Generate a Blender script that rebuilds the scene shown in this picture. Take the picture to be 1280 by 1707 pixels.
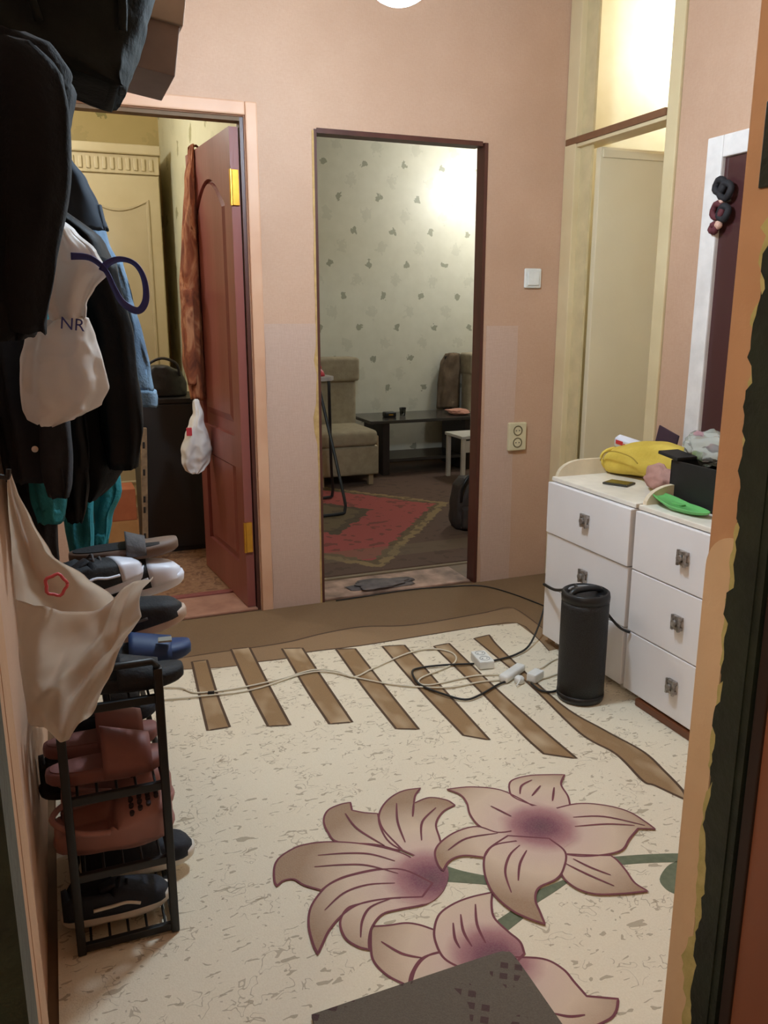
import bpy, bmesh, math, random
from mathutils import Vector, Matrix, noise
for o in list(bpy.data.objects): bpy.data.objects.remove(o)
S = bpy.context.scene
COL = S.collection
PI = math.pi
def R(d): return math.radians(d)

# ---------------------------------------------------------------- camera
cam_d = bpy.data.cameras.new('camera'); cam = bpy.data.objects.new('camera', cam_d); COL.objects.link(cam)
cam_d.sensor_fit = 'VERTICAL'; cam_d.sensor_height = 36.0; cam_d.lens = 1380/1707*36
cam_d.clip_start = 0.02
cam.location = (0, 0, 1.35)
cam.rotation_euler = (PI/2-0.23712, 0, -0.375706)
S.camera = cam
# ---------------------------------------------------------------- world, exposure
W = bpy.data.worlds.new('world'); S.world = W; W.use_nodes = True
W.node_tree.nodes['Background'].inputs[0].default_value = (.02, .018, .016, 1)
W.node_tree.nodes['Background'].inputs[1].default_value = 1.0
vs = S.view_settings
vs.view_transform = 'Standard'; vs.look = 'None'; vs.exposure = 0.0; vs.gamma = 1.0; vs.use_curve_mapping = False
# lamp strengths (emission of each glass globe or bulb)
HALL_LAMP, BED_LAMP, LIVING_LAMP, BATH_LAMP, ENTRY_FILL = 180, 135, 122, 175, 155

# ---------------------------------------------------------------- helpers
def lin(c):
    def f(v):
        v /= 255.0
        return v/12.92 if v <= .04045 else ((v+.055)/1.055)**2.4
    return (f(c[0]), f(c[1]), f(c[2]), 1)
MATS = {}
class NT:
    def __init__(s, name):
        s.m = bpy.data.materials.new(name); s.m.use_nodes = True
        s.t = s.m.node_tree; s.b = s.t.nodes['Principled BSDF']
    def n(s, typ, **kw):
        nd = s.t.nodes.new('ShaderNode'+typ)
        for k, v in kw.items(): setattr(nd, k, v)
        return nd
    def set(s, sock, v):
        if hasattr(v, 'links'): s.t.links.new(v, sock)
        else: sock.default_value = v
    def math(s, op, a, b=0.0, c=None):
        nd = s.n('Math', operation=op); s.set(nd.inputs[0], a); s.set(nd.inputs[1], b)
        if c is not None: s.set(nd.inputs[2], c)
        return nd.outputs[0]
    def mix(s, f, a, b):
        nd = s.n('Mix', data_type='RGBA'); s.set(nd.inputs[0], f); s.set(nd.inputs[6], a); s.set(nd.inputs[7], b)
        return nd.outputs[2]
    def coord(s, kind='Object'): return s.n('TexCoord').outputs[kind]
    def mapped(s, scale=(1, 1, 1), rot=(0, 0, 0), src=None):
        nd = s.n('Mapping'); s.t.links.new(src or s.coord(), nd.inputs[0]); nd.inputs['Scale'].default_value = scale; nd.inputs['Rotation'].default_value = rot
        return nd.outputs[0]
    def noise(s, scale, detail=3, vec=None, rough=.55, dist=0):
        nd = s.n('TexNoise'); nd.inputs['Scale'].default_value = scale; nd.inputs['Detail'].default_value = detail
        nd.inputs['Roughness'].default_value = rough; nd.inputs['Distortion'].default_value = dist
        s.t.links.new(vec or s.coord(), nd.inputs['Vector'])
        return nd.outputs[0]
    def ramp(s, f, stops, interp='LINEAR'):
        nd = s.n('ValToRGB'); cr = nd.color_ramp; cr.interpolation = interp
        while len(cr.elements) < len(stops): cr.elements.new(.5)
        for e, (p, c) in zip(cr.elements, stops):
            e.position = p; e.color = c if len(c) == 4 else lin(c)
        s.t.links.new(f, nd.inputs[0]); return nd.outputs[0]
    def bump(s, h, strength=.3, dist=.01):
        nd = s.n('Bump'); nd.inputs['Strength'].default_value = strength; nd.inputs['Distance'].default_value = dist
        s.t.links.new(h, nd.inputs['Height']); s.t.links.new(nd.outputs[0], s.b.inputs['Normal'])
def mat(name, rgb, rough=.6, rgb2=None, scale=12, bump=0, bscale=60, metal=0, spec=.5, sss=0, trans=0, sheen=0, alpha=1, detail=3, stretch=(1, 1, 1)):
    if name in MATS: return MATS[name]
    N = NT(name); b = N.b
    c1 = lin(rgb); c2 = lin(rgb2) if rgb2 else tuple(v*.82 for v in c1[:3])+(1,)
    v = N.mapped(stretch)
    f = N.noise(scale, detail, v)
    N.t.links.new(N.ramp(f, [(.3, c2), (.7, c1)]), b.inputs['Base Color'])
    b.inputs['Roughness'].default_value = rough; b.inputs['Metallic'].default_value = metal
    b.inputs['Specular IOR Level'].default_value = spec
    b.inputs['Transmission Weight'].default_value = trans
    b.inputs['Sheen Weight'].default_value = sheen; b.inputs['Alpha'].default_value = alpha
    if bump: N.bump(N.noise(bscale, 4, v), bump)
    MATS[name] = N.m; return N.m
def emis(name, rgb, strength):
    N = NT(name); N.b.inputs['Emission Color'].default_value = tuple(rgb)+(1,); N.b.inputs['Emission Strength'].default_value = strength
    N.b.inputs['Base Color'].default_value = (.9, .9, .9, 1); MATS[name] = N.m; return N.m

def thin(m, f):
    """let a thin sheet pass light through"""
    nt = m.node_tree; out = nt.nodes['Material Output']; b = nt.nodes['Principled BSDF']
    tr = nt.nodes.new('ShaderNodeBsdfTranslucent'); mx = nt.nodes.new('ShaderNodeMixShader'); mx.inputs[0].default_value = f
    src = b.inputs['Base Color'].links[0].from_socket; nt.links.new(src, tr.inputs[0])
    nt.links.new(b.outputs[0], mx.inputs[1]); nt.links.new(tr.outputs[0], mx.inputs[2]); nt.links.new(mx.outputs[0], out.inputs[0]); return m
def link(name, me, m, parent=None, kind=None, smooth=False):
    o = bpy.data.objects.new(name, me); COL.objects.link(o)
    if m is not None and not me.materials: me.materials.append(m)
    if parent is not None: o.parent = parent
    if kind: o['kind'] = kind
    if smooth:
        for p in me.polygons: p.use_smooth = True
    return o
def tag(o, label, cat=None, group=None):
    o['label'] = label
    if cat: o['category'] = cat
    if group: o['group'] = group
    return o
def thing(name, loc, label, cat, group=None, rot=(0, 0, 0)):
    o = bpy.data.objects.new(name, None); COL.objects.link(o); o.location = loc; o.rotation_euler = rot
    o.empty_display_size = .05
    return tag(o, label, cat, group)
def struct(name, parent=None, label=None):
    o = bpy.data.objects.new(name, None); COL.objects.link(o); o['kind'] = 'structure'
    if label: o['label'] = label
    return o
class MB:
    """collects shapes for one mesh"""
    def __init__(s): s.v = []; s.f = []
    def add(s, vs, fs):
        n = len(s.v); s.v += [tuple(v) for v in vs]; s.f += [tuple(i+n for i in f) for f in fs]; return s
    def box(s, x0, x1, y0, y1, z0, z1, M=None):
        vs = [Vector((x, y, z)) for x in (x0, x1) for y in (y0, y1) for z in (z0, z1)]
        if M is not None: vs = [M @ v for v in vs]
        return s.add(vs, [(0, 1, 3, 2), (4, 6, 7, 5), (0, 4, 5, 1), (2, 3, 7, 6), (0, 2, 6, 4), (1, 5, 7, 3)])
    def bbox(s, x0, x1, y0, y1, z0, z1, b=.004, seg=2, M=None):
        bm = bmesh.new(); bmesh.ops.create_cube(bm, size=1)
        for v in bm.verts: v.co = ((x0+x1)/2+v.co.x*(x1-x0), (y0+y1)/2+v.co.y*(y1-y0), (z0+z1)/2+v.co.z*(z1-z0))
        bmesh.ops.bevel(bm, geom=bm.edges[:], offset=b, segments=seg, affect='EDGES', profile=.6)
        bm.verts.index_update()
        s.add([(M @ v.co) if M is not None else v.co.copy() for v in bm.verts], [[v.index for v in f.verts] for f in bm.faces]); bm.free(); return s
    def tube(s, pts, r, n=8, cap=True, smooth=0):
        pts = [Vector(p) for p in pts]
        if smooth: pts = catmull(pts, smooth)
        rings = []; up = None
        for i, p in enumerate(pts):
            d = (pts[min(i+1, len(pts)-1)]-pts[max(i-1, 0)])
            d = d.normalized() if d.length > 1e-9 else Vector((0, 0, 1))
            if up is None:
                up = d.orthogonal().normalized()
            else:
                up = (up-d*up.dot(d)); up = up.normalized() if up.length > 1e-6 else d.orthogonal().normalized()
            w = d.cross(up); rr = r(i/(len(pts)-1)) if callable(r) else r
            rings.append([p+(up*math.cos(a)+w*math.sin(a))*rr for a in [2*PI*k/n for k in range(n)]])
        return s.loft(rings, cap)
    def loft(s, rings, cap=True, closed=True):
        n = len(rings[0]); vs = [v for r in rings for v in r]; fs = []
        for i in range(len(rings)-1):
            for k in range(n if closed else n-1):
                a = i*n+k; b = i*n+(k+1) % n; fs.append((a, b, b+n, a+n))
        if cap and closed:
            fs.append(tuple(range(n-1, -1, -1))); fs.append(tuple((len(rings)-1)*n+k for k in range(n)))
        return s.add(vs, fs)
    def lathe(s, prof, n=28, c=(0, 0, 0)):
        rings = [[Vector((c[0]+r*math.cos(2*PI*k/n), c[1]+r*math.sin(2*PI*k/n), c[2]+z)) for k in range(n)] for r, z in prof]
        return s.loft(rings, True)
    def prism(s, poly, z0, z1):
        n = len(poly); vs = [(p[0], p[1], z0) for p in poly]+[(p[0], p[1], z1) for p in poly]
        return s.add(vs, [tuple(range(n-1, -1, -1)), tuple(range(n, 2*n))]+[(k, (k+1) % n, (k+1) % n+n, k+n) for k in range(n)])
    def ribbon(s, pts, w, z, closed=False, h=.0006):
        pts = [Vector((p[0], p[1])) for p in pts]; n = len(pts); L = []
        for i in range(n):
            a = pts[(i-1) % n] if closed else pts[max(i-1, 0)]; b = pts[(i+1) % n] if closed else pts[min(i+1, n-1)]
            d = b-a; d = d.normalized() if d.length > 1e-9 else Vector((1, 0)); nn = Vector((-d.y, d.x))
            ww = w if closed else w*(.35+.65*math.sin(PI*(i+.6)/(n+.2)))
            L.append((pts[i]+nn*ww/2, pts[i]-nn*ww/2))
        vs = [(q.x, q.y, z) for ab in L for q in ab]
        m = n if closed else n-1
        return s.add(vs, [(2*i, 2*i+1, (2*i+3) % (2*n), (2*i+2) % (2*n)) for i in range(m)])
    def build(s, name, m, parent=None, kind=None, smooth=False, fix=True):
        me = bpy.data.meshes.new(name); me.from_pydata([tuple(v) for v in s.v], [], s.f)
        if fix:
            bm = bmesh.new(); bm.from_mesh(me); bmesh.ops.recalc_face_normals(bm, faces=bm.faces[:]); bm.to_mesh(me); bm.free()
        me.update()
        o = link(name, me, m, parent, kind, smooth)
        if smooth == 'auto':
            pass
        return o
def catmull(P, k=6, closed=False):
    n = len(P); out = []
    rng = range(n) if closed else range(n-1)
    for i in rng:
        if closed: p0, p1, p2, p3 = P[(i-1) % n], P[i], P[(i+1) % n], P[(i+2) % n]
        else: p0, p1, p2, p3 = P[max(i-1, 0)], P[i], P[i+1], P[min(i+2, n-1)]
        for j in range(k):
            t = j/k
            out.append(.5*((2*p1)+(p2-p0)*t+(2*p0-5*p1+4*p2-p3)*t*t+(3*p1-p0-3*p2+p3)*t**3))
    if not closed: out.append(P[-1])
    return out
def smooth_poly(pts, k=5, sharp=50):
    """closed curve through 2D points, keeping pointed tips pointed"""
    P = [Vector(p) for p in pts]; n = len(P); out = []
    def corner(i):
        a = P[i]-P[i-1]; b = P[(i+1) % n]-P[i]
        return a.length > 1e-6 and b.length > 1e-6 and a.angle(b) > R(sharp)
    for i in range(n):
        p1, p2 = P[i], P[(i+1) % n]
        p0 = P[i-1] if not corner(i) else p1*2-p2*1.0
        p3 = P[(i+2) % n] if not corner((i+1) % n) else p2*2-p1*1.0
        if corner(i): p0 = p1+(p1-p2)*.5
        for j in range(k):
            t = j/k
            out.append(.5*((2*p1)+(p2-p0)*t+(2*p0-5*p1+4*p2-p3)*t*t+(3*p1-p0-3*p2+p3)*t**3))
    return out
def copy_tree(o, parent=None):
    c = o.copy(); COL.objects.link(c)
    if parent is not None: c.parent = parent
    for ch in list(o.children): copy_tree(ch, c)
    return c
def fbm(x, y, z, s=1.0): return noise.noise(Vector((x*s, y*s, z*s)))
def interp_rows(rows, n):
    rows = sorted(rows, key=lambda r: -r[0]); P = [tuple(r) for r in rows]
    z0, z1 = rows[0][0], rows[-1][0]; out = []
    for i in range(n):
        z = z0+(z1-z0)*i/(n-1)
        for j in range(len(P)-1):
            if P[j][0] >= z >= P[j+1][0]-1e-9:
                t = (P[j][0]-z)/max(P[j][0]-P[j+1][0], 1e-9); t2 = t*t*(3-2*t)*.5+t*.5
                out.append((z, P[j][1]+(P[j+1][1]-P[j][1])*t2, P[j][2]+(P[j+1][2]-P[j][2])*t2)); break
        else: out.append((z, P[-1][1], P[-1][2]))
    return out
def drape(rows, Y, dep, seed=0, n=40, m=56, folds=7, amp=.10, rough=.008, sq=2.6, wander=1.2, hollow=True):
    """hanging cloth: closed loft over rows (z, x0, x1) centred on depth Y, with running folds"""
    rings = []
    for i, (z, x0, x1) in enumerate(interp_rows(rows, n)):
        t = i/(n-1); cx = (x0+x1)/2; hx = max((x1-x0)/2, .004); hy = dep(t) if callable(dep) else dep
        ring = []
        for k in range(m):
            a = 2*PI*k/m; ca, sa = math.cos(a), math.sin(a)
            ux = math.copysign(abs(ca)**(2/sq), ca); uy = math.copysign(abs(sa)**(2/sq), sa)
            w = math.sin(folds*a+seed+wander*math.sin(z*5+seed)+2*fbm(z*2.2, seed, a*.3))
            f = 1-amp*(.5-.5*w)*(0.35+.65*t)
            dn = rough*fbm(ca*2+seed, sa*2, z*9)*2
            x = cx+ux*hx*(1-amp*.25*(1-w))+dn*.5; y = Y+uy*hy*f+dn
            ring.append(Vector((x, y, z+.006*fbm(ca*3, sa*3, seed+z))))
        rings.append(ring)
    mb = MB()
    if hollow:
        last = rings[-1]; c = sum(last, Vector())/len(last)
        rings.append([c+(v-c)*.9+Vector((0, 0, .012)) for v in last]); rings.append([c+(v-c)*.75+Vector((0, 0, .06)) for v in last])
    top = rings[0]; c = sum(top, Vector())/len(top)
    rings.insert(0, [c+(v-c)*.45+Vector((0, 0, .008)) for v in top])
    return mb.loft(rings)
def text_mesh(body, size, m, parent, name, M, extrude=.0006):
    cu = bpy.data.curves.new(name, 'FONT'); cu.body = body; cu.size = size; cu.extrude = extrude; cu.align_x = 'CENTER'; cu.align_y = 'CENTER'
    t = bpy.data.objects.new(name+'_tmp', cu); COL.objects.link(t)
    dg = bpy.context.evaluated_depsgraph_get(); me = bpy.data.meshes.new_from_object(t.evaluated_get(dg)); bpy.data.objects.remove(t)
    me.transform(M); me.materials.clear()
    return link(name, me, m, parent)
# ---- measured outlines (metres, hall floor / hanging planes)
FIELD = [[-0.099,3.1159],[0.1378,3.1159],[0.4538,3.0208],[0.5743,3.0033],[0.652,3.0093],[0.7691,3.0005],[0.8572,3.0299],[1.0821,3.0143],[1.3555,3.0182],[1.6454,3.0224],[1.8195,3.0],[1.8088,2.818],[1.7796,2.6791],[1.93,2.7],[2.26,2.66],[2.26,0.97],[-0.099,0.97]]
BANDLINE = [[0.3704,3.1578],[0.6665,3.158],[0.8235,3.1644],[0.985,3.2007],[1.1674,3.2109],[1.3745,3.1523],[1.7223,3.1673],[1.786,3.1756],[1.9016,3.1727],[1.8914,2.9026]]
STRIPES = [[[0.4094,3.1049],[0.4676,3.1006],[0.4496,2.7839],[0.4436,2.5242],[0.3705,2.5269],[0.3871,2.7829]],[[0.5777,3.173],[0.6527,3.1634],[0.641,2.7879],[0.6346,2.4621],[0.5635,2.4813],[0.5652,2.7909]],[[0.7737,3.1024],[0.8533,3.0776],[0.8415,2.7088],[0.8338,2.4058],[0.7585,2.4221],[0.7608,2.7244]],[[0.9779,3.0152],[1.0532,2.9921],[1.0349,2.6056],[1.0226,2.2784],[0.9539,2.3098],[0.9597,2.6246]],[[1.1654,2.9747],[1.2556,2.9527],[1.2272,2.5033],[1.2065,2.1297],[1.1413,2.1887],[1.1458,2.5354]],[[1.3638,2.8965],[1.4353,2.9023],[1.4102,2.4576],[1.4025,2.1416],[1.402,1.93],[1.3224,1.9921],[1.3246,2.1377],[1.3452,2.4567]],[[1.5573,2.9101],[1.6356,2.9222],[1.6068,2.7671],[1.5609,2.2697],[1.5894,2.0504],[1.6199,1.8903],[1.6057,1.7723],[1.5847,1.6672],[1.5597,1.6285],[1.5275,1.7198],[1.5113,1.7534],[1.5319,1.9094],[1.5044,2.0667],[1.542,2.4489]]]
FLOWERS = {"A":{"c":[0.7484,1.5863],"p":[[[0.6721,1.9616],[0.664,1.9243],[0.691,1.9016],[0.7244,1.8833],[0.7122,1.8135],[0.7256,1.7154],[0.7092,1.7219],[0.6676,1.7608],[0.5841,1.8044],[0.5716,1.853],[0.5766,1.9079],[0.6023,1.9487],[0.642,1.9628]],[[0.7473,1.6774],[0.7074,1.7527],[0.7119,1.838],[0.7372,1.8954],[0.7826,1.9396],[0.8334,1.9602],[0.885,1.955],[0.8572,1.9285],[0.8358,1.8917],[0.8879,1.9017],[0.928,1.8732],[0.9395,1.8419],[0.8943,1.8249],[0.8535,1.7821],[0.8367,1.7249],[0.8237,1.6767]],[[0.7484,1.5863],[0.7311,1.6838],[0.6579,1.7601],[0.5675,1.811],[0.4931,1.8251],[0.4382,1.8066],[0.408,1.7755],[0.3922,1.7201],[0.3929,1.6961],[0.4125,1.7095],[0.437,1.7051],[0.4544,1.6758],[0.4873,1.6433],[0.5234,1.6617],[0.5702,1.6701],[0.6483,1.6626],[0.7132,1.6205]],[[0.7169,1.5274],[0.6245,1.5575],[0.5587,1.5649],[0.5235,1.5605],[0.4948,1.5247],[0.4903,1.4758],[0.5063,1.4424],[0.5271,1.4236],[0.5394,1.4564],[0.5594,1.4877],[0.5947,1.5145],[0.6413,1.5141],[0.6998,1.5093],[0.7507,1.533]],[[0.7445,1.5679],[0.7015,1.6361],[0.6474,1.6602],[0.5689,1.6665],[0.5176,1.6574],[0.4855,1.6376],[0.4478,1.5964],[0.427,1.5457],[0.4192,1.4875],[0.42,1.4522],[0.4401,1.4793],[0.4666,1.513],[0.5107,1.5476],[0.5587,1.5649],[0.6245,1.5575],[0.7018,1.5333]],[[0.7433,1.679],[0.8097,1.6882],[0.8055,1.6187],[0.7879,1.5707],[0.7482,1.5276],[0.6998,1.5093],[0.65,1.535],[0.6637,1.5998],[0.6996,1.6535]]],"v":[[[0.518,1.7708],[0.5893,1.7514],[0.6447,1.7252],[0.6912,1.678]],[[0.4968,1.7307],[0.5666,1.7116],[0.6213,1.6872],[0.6809,1.6305]],[[0.7911,1.9093],[0.7603,1.8272],[0.7447,1.738]],[[0.8358,1.8917],[0.8075,1.8336]],[[0.8849,1.8494],[0.8223,1.8027],[0.7873,1.7289]],[[0.6412,1.9161],[0.6484,1.8387],[0.6898,1.7445]],[[0.4739,1.5741],[0.5329,1.6126],[0.5962,1.6198],[0.6599,1.6013]],[[0.5219,1.4634],[0.5434,1.5113],[0.577,1.5455],[0.632,1.5546]]]},"B":{"c":[1.1072,1.6658],"p":[[[1.1161,1.845],[1.1477,1.8898],[1.2089,1.8953],[1.2688,1.8777],[1.3114,1.8608],[1.2733,1.8209],[1.2572,1.7616],[1.2351,1.7165],[1.18,1.7208],[1.1399,1.7629],[1.1124,1.8096]],[[0.9522,1.919],[1.0204,1.9053],[1.0883,1.8653],[1.1214,1.806],[1.1492,1.7243],[1.0734,1.671],[0.9902,1.68],[0.958,1.7247],[0.9573,1.7829],[0.9744,1.837],[0.9755,1.8819]],[[1.1024,1.5446],[1.0538,1.4861],[1.0528,1.4332],[1.083,1.393],[1.1434,1.3692],[1.2084,1.3537],[1.1982,1.389],[1.2066,1.4327],[1.2112,1.4728],[1.2076,1.4959],[1.1526,1.5204]],[[1.158,1.7209],[1.2577,1.72],[1.3251,1.6863],[1.3689,1.6377],[1.3822,1.5819],[1.3859,1.5446],[1.3454,1.5638],[1.2962,1.5358],[1.2446,1.5033],[1.1753,1.5086],[1.1187,1.5309],[1.069,1.5799]],[[1.0441,1.6746],[0.9882,1.6855],[0.9494,1.728],[0.8883,1.7281],[0.8316,1.7037],[0.7991,1.6716],[0.7856,1.6266],[0.7864,1.5984],[0.8192,1.6275],[0.8603,1.6328],[0.9056,1.6077],[0.9531,1.6406],[1.03,1.6332]],[[1.0061,1.6627],[0.9341,1.6332],[0.8992,1.5959],[0.8725,1.5373],[0.8624,1.4762],[0.874,1.4163],[0.8963,1.3779],[0.9211,1.3485],[0.9305,1.3821],[0.9435,1.4255],[0.9731,1.4582],[1.0282,1.4693],[1.0665,1.4949],[1.1078,1.5498],[1.1003,1.6131]],[[1.062,1.7416],[1.1356,1.7557],[1.1933,1.7243],[1.2057,1.6597],[1.1629,1.5884],[1.0979,1.5611],[1.0363,1.5928],[1.0165,1.6539]]],"v":[[[1.212,1.669],[1.292,1.6408],[1.3703,1.5669]],[[1.1925,1.6321],[1.28,1.609],[1.3446,1.577]],[[0.9031,1.4665],[0.9262,1.5365],[0.9694,1.5898],[1.0149,1.6163]],[[0.9399,1.4974],[0.9765,1.5513],[1.0204,1.5917]],[[0.8329,1.6656],[0.9003,1.692],[0.986,1.6816]],[[1.0838,1.509],[1.1088,1.4576],[1.1445,1.397]],[[1.1111,1.5195],[1.1317,1.4761],[1.1611,1.4329]],[[1.1347,1.8191],[1.1618,1.8553],[1.2058,1.8708]],[[1.162,1.7991],[1.2128,1.8352]],[[1.2025,1.756],[1.2449,1.813]],[[1.0291,1.7978],[1.058,1.7347]]]},"C":{"c":[0.7691,1.3072],"p":[[[0.5558,1.4891],[0.5927,1.478],[0.6315,1.4707],[0.6581,1.4545],[0.6837,1.4273],[0.6697,1.3621],[0.6248,1.361],[0.5887,1.3329],[0.5678,1.3024],[0.5387,1.3428],[0.5254,1.3879],[0.5323,1.4268]],[[0.7144,1.3444],[0.6697,1.3621],[0.6328,1.361],[0.599,1.3387],[0.5711,1.3011],[0.6462,1.2715],[0.7133,1.2642]],[[0.7896,1.2991],[0.862,1.2654],[0.8869,1.2252],[0.8894,1.1851],[0.8918,1.1466],[0.9467,1.1176],[0.9231,1.0937],[0.8946,1.0824],[0.8316,1.0827],[0.7808,1.1111],[0.7845,1.1798],[0.7726,1.2408]],[[0.6928,1.3017],[0.6682,1.3418],[0.6699,1.3886],[0.6837,1.4273],[0.7151,1.467],[0.7592,1.4858],[0.807,1.4918],[0.8644,1.4882],[0.8424,1.453],[0.8266,1.4113],[0.8342,1.3624],[0.8431,1.3257],[0.8342,1.2919],[0.7912,1.2729],[0.7242,1.2696]]],"v":[[[0.7323,1.431],[0.715,1.3872],[0.7119,1.356]],[[0.7604,1.4492],[0.7419,1.3988],[0.7384,1.3509]],[[0.8075,1.4668],[0.7802,1.4064],[0.7709,1.3488]],[[0.5603,1.4373],[0.5888,1.3887],[0.6248,1.361]],[[0.8046,1.1361],[0.8313,1.1169],[0.8618,1.1092]]]}}
STEMS = [[[0.8015,1.6203],[0.8353,1.5833],[0.8884,1.5405],[0.8702,1.5157],[0.8159,1.545],[0.7718,1.5677]],[[0.9515,1.4538],[1.045,1.4653],[1.0517,1.4533],[1.0079,1.438],[0.9442,1.419]],[[0.8312,1.4036],[0.8752,1.4182],[0.8883,1.3869],[0.8306,1.3638]],[[1.2116,1.4943],[1.2945,1.4718],[1.3866,1.4399],[1.5084,1.3801],[1.4813,1.3522],[1.3623,1.4118],[1.2727,1.4444],[1.2078,1.4614]],[[1.2667,1.3819],[1.3157,1.4133],[1.354,1.4208],[1.3525,1.3821],[1.3051,1.3337],[1.2679,1.3201],[1.2567,1.3463]]]
MAT = [[0.3619,1.2983],[0.7695,1.3066],[0.7947,1.3021],[0.8047,1.2837],[0.8011,1.119]]
ROWS = {"coat":[1.5,[[1.7376,-0.0827,0.0007],[1.7268,-0.0841,0.0339],[1.7138,-0.0856,0.0572],[1.6824,-0.089,0.0722],[1.6392,-0.0935,0.0632],[1.5778,-0.0999,0.0491],[1.5244,-0.1055,0.0381],[1.4882,-0.1093,0.0214],[1.4427,-0.112,0.0102],[1.3687,-0.112,-0.0056],[1.3265,-0.112,-0.0149],[1.3104,-0.112,-0.0237]]],"grey":[1.8,[[1.3047,-0.112,-0.026],[1.2123,-0.112,-0.0124],[1.1412,-0.112,0.0038],[1.0687,-0.112,0.0112],[1.0171,-0.1078,0.007]]],"tote":[1.66,[[1.5128,0.0204,0.0323],[1.4908,0.0124,0.0577],[1.4552,0.0052,0.0887],[1.422,0.0003,0.1112],[1.3945,-0.0041,0.0881],[1.3659,-0.0046,0.0712],[1.3361,-0.0012,0.0657],[1.3051,-0.0443,0.0769],[1.264,-0.0561,0.0843],[1.209,-0.0592,0.094],[1.1759,-0.0582,0.0764],[1.1586,-0.0538,0.0407],[1.1502,-0.0383,0.0031]]],"black":[2.05,[[1.5047,-0.0592,0.1334],[1.4411,-0.0653,0.1506],[1.4024,-0.0568,0.1582],[1.3368,-0.063,0.1747],[1.243,-0.0717,0.183],[1.1334,-0.0819,0.1795],[1.0496,-0.0897,0.1709],[0.9925,-0.0569,0.1393],[0.9517,-0.0218,0.1117],[0.923,0.0046,0.0754]]],"denim":[2.42,[[1.7351,0.0412,0.0801],[1.6953,0.0376,0.1001],[1.6379,0.0325,0.1398],[1.5865,0.028,0.1614],[1.5343,0.0307,0.1711],[1.4739,0.0255,0.1959],[1.3813,0.0175,0.2159],[1.2866,0.0243,0.2316],[1.189,0.0925,0.2461],[1.1012,0.1725,0.2585]]],"tealA":[1.885,[[1.1286,-0.0662,0.0099],[1.026,-0.0699,0.0071],[0.9604,-0.0701,0.004],[0.9097,-0.0605,-0.0052]]],"tealB":[2.24,[[0.9914,-0.0032,0.0687],[0.8652,-0.0067,0.0706],[0.8011,-0.0078,0.0656],[0.7194,0.0,0.0562]]],"tealC":[2.32,[[1.0392,0.0613,0.1369],[0.9415,0.0656,0.1421],[0.8752,0.0635,0.1483],[0.8097,0.0613,0.1138],[0.7343,0.0585,0.0988]]],"trous":[1.94,[[1.0663,-0.0066,0.0616],[0.9855,-0.0074,0.0552],[0.9171,-0.007,0.0434],[0.8921,-0.0003,0.0351]]],"duffel":[1.9,[[1.9831,-0.0608,0.2613],[1.9405,-0.065,0.2492],[1.8973,-0.0693,0.2334],[1.8542,-0.0631,0.2163],[1.8132,-0.0032,0.1991],[1.7831,0.0712,0.185],[1.769,0.1383,0.1768]]],"robe":[4.25,[[2.109,0.6893,0.7344],[2.0696,0.6844,0.7493],[1.9624,0.6616,0.7553],[1.6888,0.6294,0.7473],[1.4643,0.6082,0.7419],[1.3212,0.6059,0.7525],[1.1168,0.6003,0.7485],[0.9977,0.6202,0.7366],[0.9226,0.6309,0.7209]]],"wbag":[4.12,[[0.9276,0.6227,0.6517],[0.8628,0.6164,0.6659],[0.8278,0.6,0.6641],[0.7595,0.5731,0.69],[0.685,0.5487,0.7041],[0.6251,0.5511,0.6893],[0.5861,0.5693,0.6576],[0.5682,0.5917,0.6271]]],"bag":[1.36,[[1.1035,-0.0829,-0.0779],[1.0734,-0.085,-0.0708],[1.0252,-0.0871,-0.0532],[0.9656,-0.0885,-0.0273],[0.9007,-0.0916,0.0554],[0.8464,-0.0912,0.0961],[0.7963,-0.0926,0.0676],[0.7455,-0.0922,0.039],[0.7041,-0.0908,0.0187],[0.6765,-0.0791,0.0109],[0.6634,-0.0605,-0.0192]]]}
MOUTH = [[-0.0573,1.34,0.9006],[-0.0229,1.34,0.893],[0.0403,1.34,0.8916],[0.0741,1.34,0.9107],[0.1077,1.34,0.9219],[0.1275,1.34,0.9039],[0.1189,1.34,0.8738]]
HANDLE = [[0.0458,1.62,1.4456],[0.0777,1.62,1.4432],[0.1015,1.62,1.4232],[0.1147,1.62,1.3921],[0.1284,1.62,1.3659],[0.1538,1.62,1.3521],[0.1689,1.62,1.3714],[0.1682,1.62,1.4085],[0.1541,1.62,1.4345],[0.1286,1.62,1.4423],[0.1054,1.62,1.4336],[0.0962,1.62,1.421]]
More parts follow.
